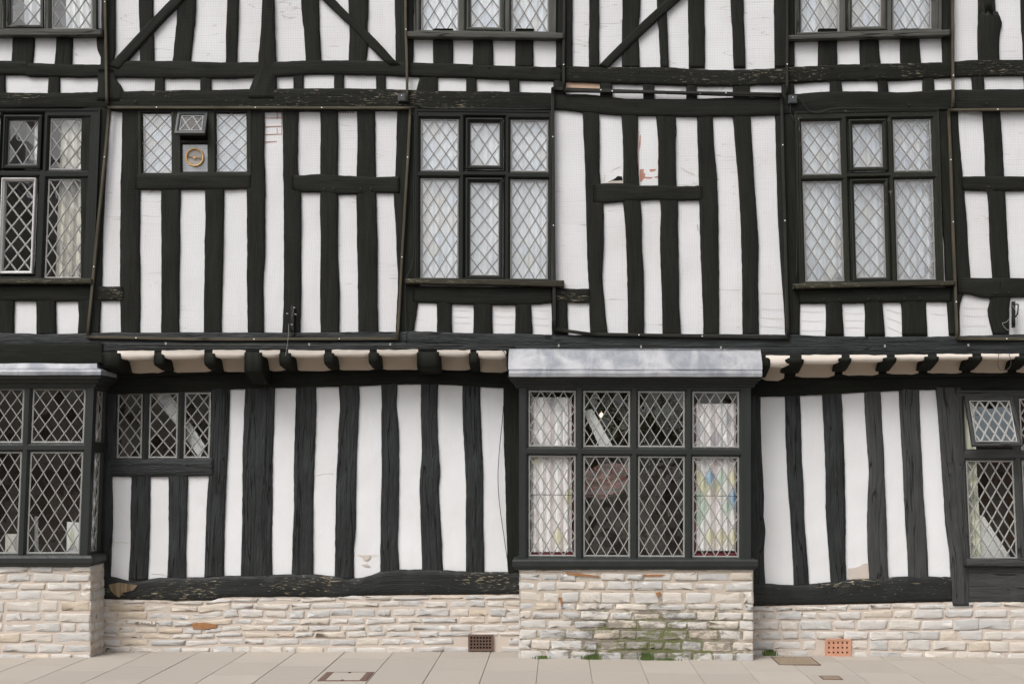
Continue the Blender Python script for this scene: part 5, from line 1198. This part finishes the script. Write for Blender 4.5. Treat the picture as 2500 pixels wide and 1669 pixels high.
# inspection covers
def gpt(px, py):
    z = 0
    for _ in range(4):
        d = (EYE - z) * F / (py - CY); z = gz((px - CX) / F * d)
    return (px - CX) / F * d, d - D
def cover(x0, x1, y0, y1, label, mats, inset=.012, ends=0):
    z = gz((x0 + x1) / 2); root = empty('inspection_cover', (x0, y0, z)); tag(root, label, 'inspection cover')
    w_, h_ = x1 - x0, y1 - y0; sl = (gz(x1) - gz(x0)) / w_; f = MB()
    for a, b_, c, d in ((0, w_, 0, inset), (0, w_, h_ - inset, h_), (0, inset, inset, h_ - inset), (w_ - inset, w_, inset, h_ - inset)): f.box(a, b_, c, d, -.03, .007)
    f.build('frame', mats[0], root)
    l = MB(); l.box(inset, w_ - inset, inset, h_ - inset, -.03, .0055); l.build('cover_plate', mats[1], root)
    if ends:
        for a, b_ in ((inset, ends), (w_ - ends, w_ - inset)):
            q = MB(); q.box(a, b_, inset + .003, h_ - inset - .003, -.02, .0085); q.build('end_plate', mats[2], root)
        for yy in (.02, h_ - .035):
            q = MB(); q.disc((w_ / 2, yy, .0055), .012, 10, .003, ax=(0, 0, 1)); q.build('key_hole', 'hole', root)
    else:
        q = MB()
        for k in range(int(w_ / .022)):
            for j in range(int(h_ / .022)): q.box(inset + .006 + k * .022, inset + .014 + k * .022, inset + .006 + j * .022, inset + .014 + j * .022, -.01, .0085) if inset + .02 + k * .022 < w_ - inset and inset + .02 + j * .022 < h_ - inset else None
        q.build('tread_pattern', mats[1], root)
cover(-1.70, -1.355, -1.36, -1.0, 'pale slab-filled inspection cover with brown ends in the pavement', ('rust', 'slab', 'rust'), ends=.05)
M['plate'] = simple('worn_brown_plate', (.27, .215, .155), .8, .3, .1, 30)
cover(1.70, 2.025, -.50, -.115, 'larger rectangular brown cover close to the wall by the weed', ('rust', 'plate'))
cover(1.905, 2.05, -1.13, -.985, 'smallest square brown cover near the pavement edge', ('rust', 'plate'))

# weeds
def tuft(px, py, wd, ht, n, label, Y):
    x = wx(px, Y); z = gz(x); rnd = random.Random(int(px)); mb = MB()
    for k in range(n):
        bx, by = rnd.gauss(0, wd / 2), rnd.uniform(-.02, .012); a = rnd.uniform(0, 6.28); h = ht * rnd.uniform(.35, 1); l = rnd.uniform(.2, .9) * h; w_ = rnd.uniform(.0015, .0035)
        dx, dy = math.cos(a) * l, -abs(math.sin(a)) * l * .7
        p = [(bx - w_, by, -.004), (bx + w_, by, -.004), (bx + dx * .4 + w_, by + dy * .4, h * .7), (bx + dx * .4 - w_, by + dy * .4, h * .7)]
        mb.face(p); mb.face([p[3], p[2], (bx + dx, by + dy, h)])
    o = mb.build('weed_tuft', 'grass'); o.location = (x, Y, z); tag(o, label, 'weed', 'weeds along the foot of the wall')
tuft(1324, 1603, .05, .035, 70, 'small green weed tuft at the left end of the bay base', BY - .03)
tuft(1446, 1603, .06, .055, 150, 'green grass tuft at the foot of the bay base under a rust stain', BY - .03)
tuft(1577, 1604, .05, .075, 150, 'tallest grass tuft in the middle of the bay base', BY - .03)
tuft(1630, 1606, .10, .022, 120, 'low mossy weed strip right of the tallest grass tuft', BY - .03)
tuft(1879, 1598, .045, .06, 150, 'leafy green weed in the corner right of the bay base', -.03)

# ------------------------------------------------------------------ inside of the building
mb = MB(); XA, XB = wx(-560, 0), wx(3060, 0); zf, z2, z3 = 2.44, wz(235, 0), wz(-330, 0)
def q4(a, b_, c, d): mb.face([a, b_, c, d])
q4((XA, 3.2, -.2), (XB, 3.2, -.2), (XB, 3.2, z3), (XA, 3.2, z3))
for z in (.15, zf, z2, z3 + .02): mb.box(XA, XB, (.095 if z < 1 else -.19 if z > 2.4 else .1), 3.2, z - .03, z + .03)
mb.box(XA - .02, XA, -.28, 3.2, -.2, z3); mb.box(XB, XB + .02, -.28, 3.2, -.2, z3)
mb.build('interior_walls', 'room', BLD)
mb = MB(); mb.box(XA, XB, 1.1, 1.16, .19, 2.40); mb.build('added_backing_wall', 'backing_wall', BLD)  # wall added close behind the windows to catch more of their light

# ------------------------------------------------------------------ the far side of the street (seen only as reflections in the glass; house heights shaped for these reflections)
M['render'] = simple('cream_render', (.60, .56, .50), .9, .2, 0, 3, .08); M['rooftile'] = simple('grey_roof_tile', (.20, .19, .19), .8, .2, 0, 6, .2); M['shop'] = simple('dark_shop_glass', (.02, .022, .022), .15, .5)
def far_house(x0, x1, eave, ridge, mat, label, gable):
    root = empty('street_house', ((x0 + x1) / 2, -16.2, 0)); tag(root, label, 'house', 'houses across the street'); c = (x0 + x1) / 2; w_ = (x1 - x0) / 2
    mb = MB(); mb.box(-w_, w_, -7, 0, -.1, eave)
    if gable: board(mb, [(-w_, eave), (w_, eave), (0, ridge)], -.01, -6.9)
    mb.build('wall', mat, root)
    mb = MB()
    if gable:
        for s_ in (-1, 1):
            mb.face([(s_ * (w_ + .3), .3, eave - .2), (0, .3, ridge + .1), (0, -7.2, ridge + .1), (s_ * (w_ + .3), -7.2, eave - .2)])
    else: mb.face([(-w_, .4, eave - .1), (w_, .4, eave - .1), (w_, -3.5, ridge), (-w_, -3.5, ridge)])
    mb.build('roof', 'rooftile', root)
    n = max(2, int(w_ * 2 / 2.4))
    for k in range(n):
        cx_ = -w_ + (k + .5) * 2 * w_ / n
        mb = MB(); mb.box(cx_ - .95, cx_ + .95, .01, .05, .3, 1.85); mb.build('shop_window', 'shop', root)
far_house(-17, -9.2, 5.4, 9.2, 'render', 'unseen cream gabled house across the street, raised to darken the left window', True)  # raised so the left window reflects dark roof instead of sky
far_house(-9.2, -2.2, 1.9, 4.9, 'render', 'cream gabled shop with dark windows across the street', True)
far_house(2.4, 9.5, 1.9, 4.7, 'render', 'cream gabled house right of the gap across the street', True)
far_house(9.5, 18, 3.0, 4.6, 'brick', 'low brick house at the right end across the street', False)
def tree(x, y, h, label):
    root = empty('street_tree', (x, y, -.1)); tag(root, label, 'tree'); mb = MB(); rnd = random.Random(5)
    mb.tube([(0, 0, 0), (.03, 0, h * .25), (-.04, .05, h * .55)], .14, 8)
    for k in range(7):
        a = k * .9; mb.tube([(0, 0, h * (.3 + .03 * k)), (math.cos(a) * h * .13, math.sin(a) * h * .13, h * .55), (math.cos(a) * h * .24, math.sin(a) * h * .24, h * .72)], .035, 6)
    mb.build('trunk', 'room', root); mb = MB()
    for k in range(2600):
        d_ = Vector((rnd.gauss(0, 1), rnd.gauss(0, 1), rnd.gauss(0, 1))).normalized() * (rnd.random() ** .4)
        lump = 1 + .35 * noise.noise(d_ * 2.3)
        p = Vector((d_.x * h * .3, d_.y * h * .3, h * .62 + d_.z * h * .36)) * 1 ; p.x *= lump; p.y *= lump
        u = Vector((rnd.gauss(0, 1), rnd.gauss(0, 1), rnd.gauss(0, 1))).normalized() * .10; v = u.orthogonal().normalized() * .06
        mb.face([p - u, p + v, p + u, p - v])
    mb.build('crown', 'grass', root)
tree(.4, -15.0, 5.2, 'bushy green tree in the gap across the street')
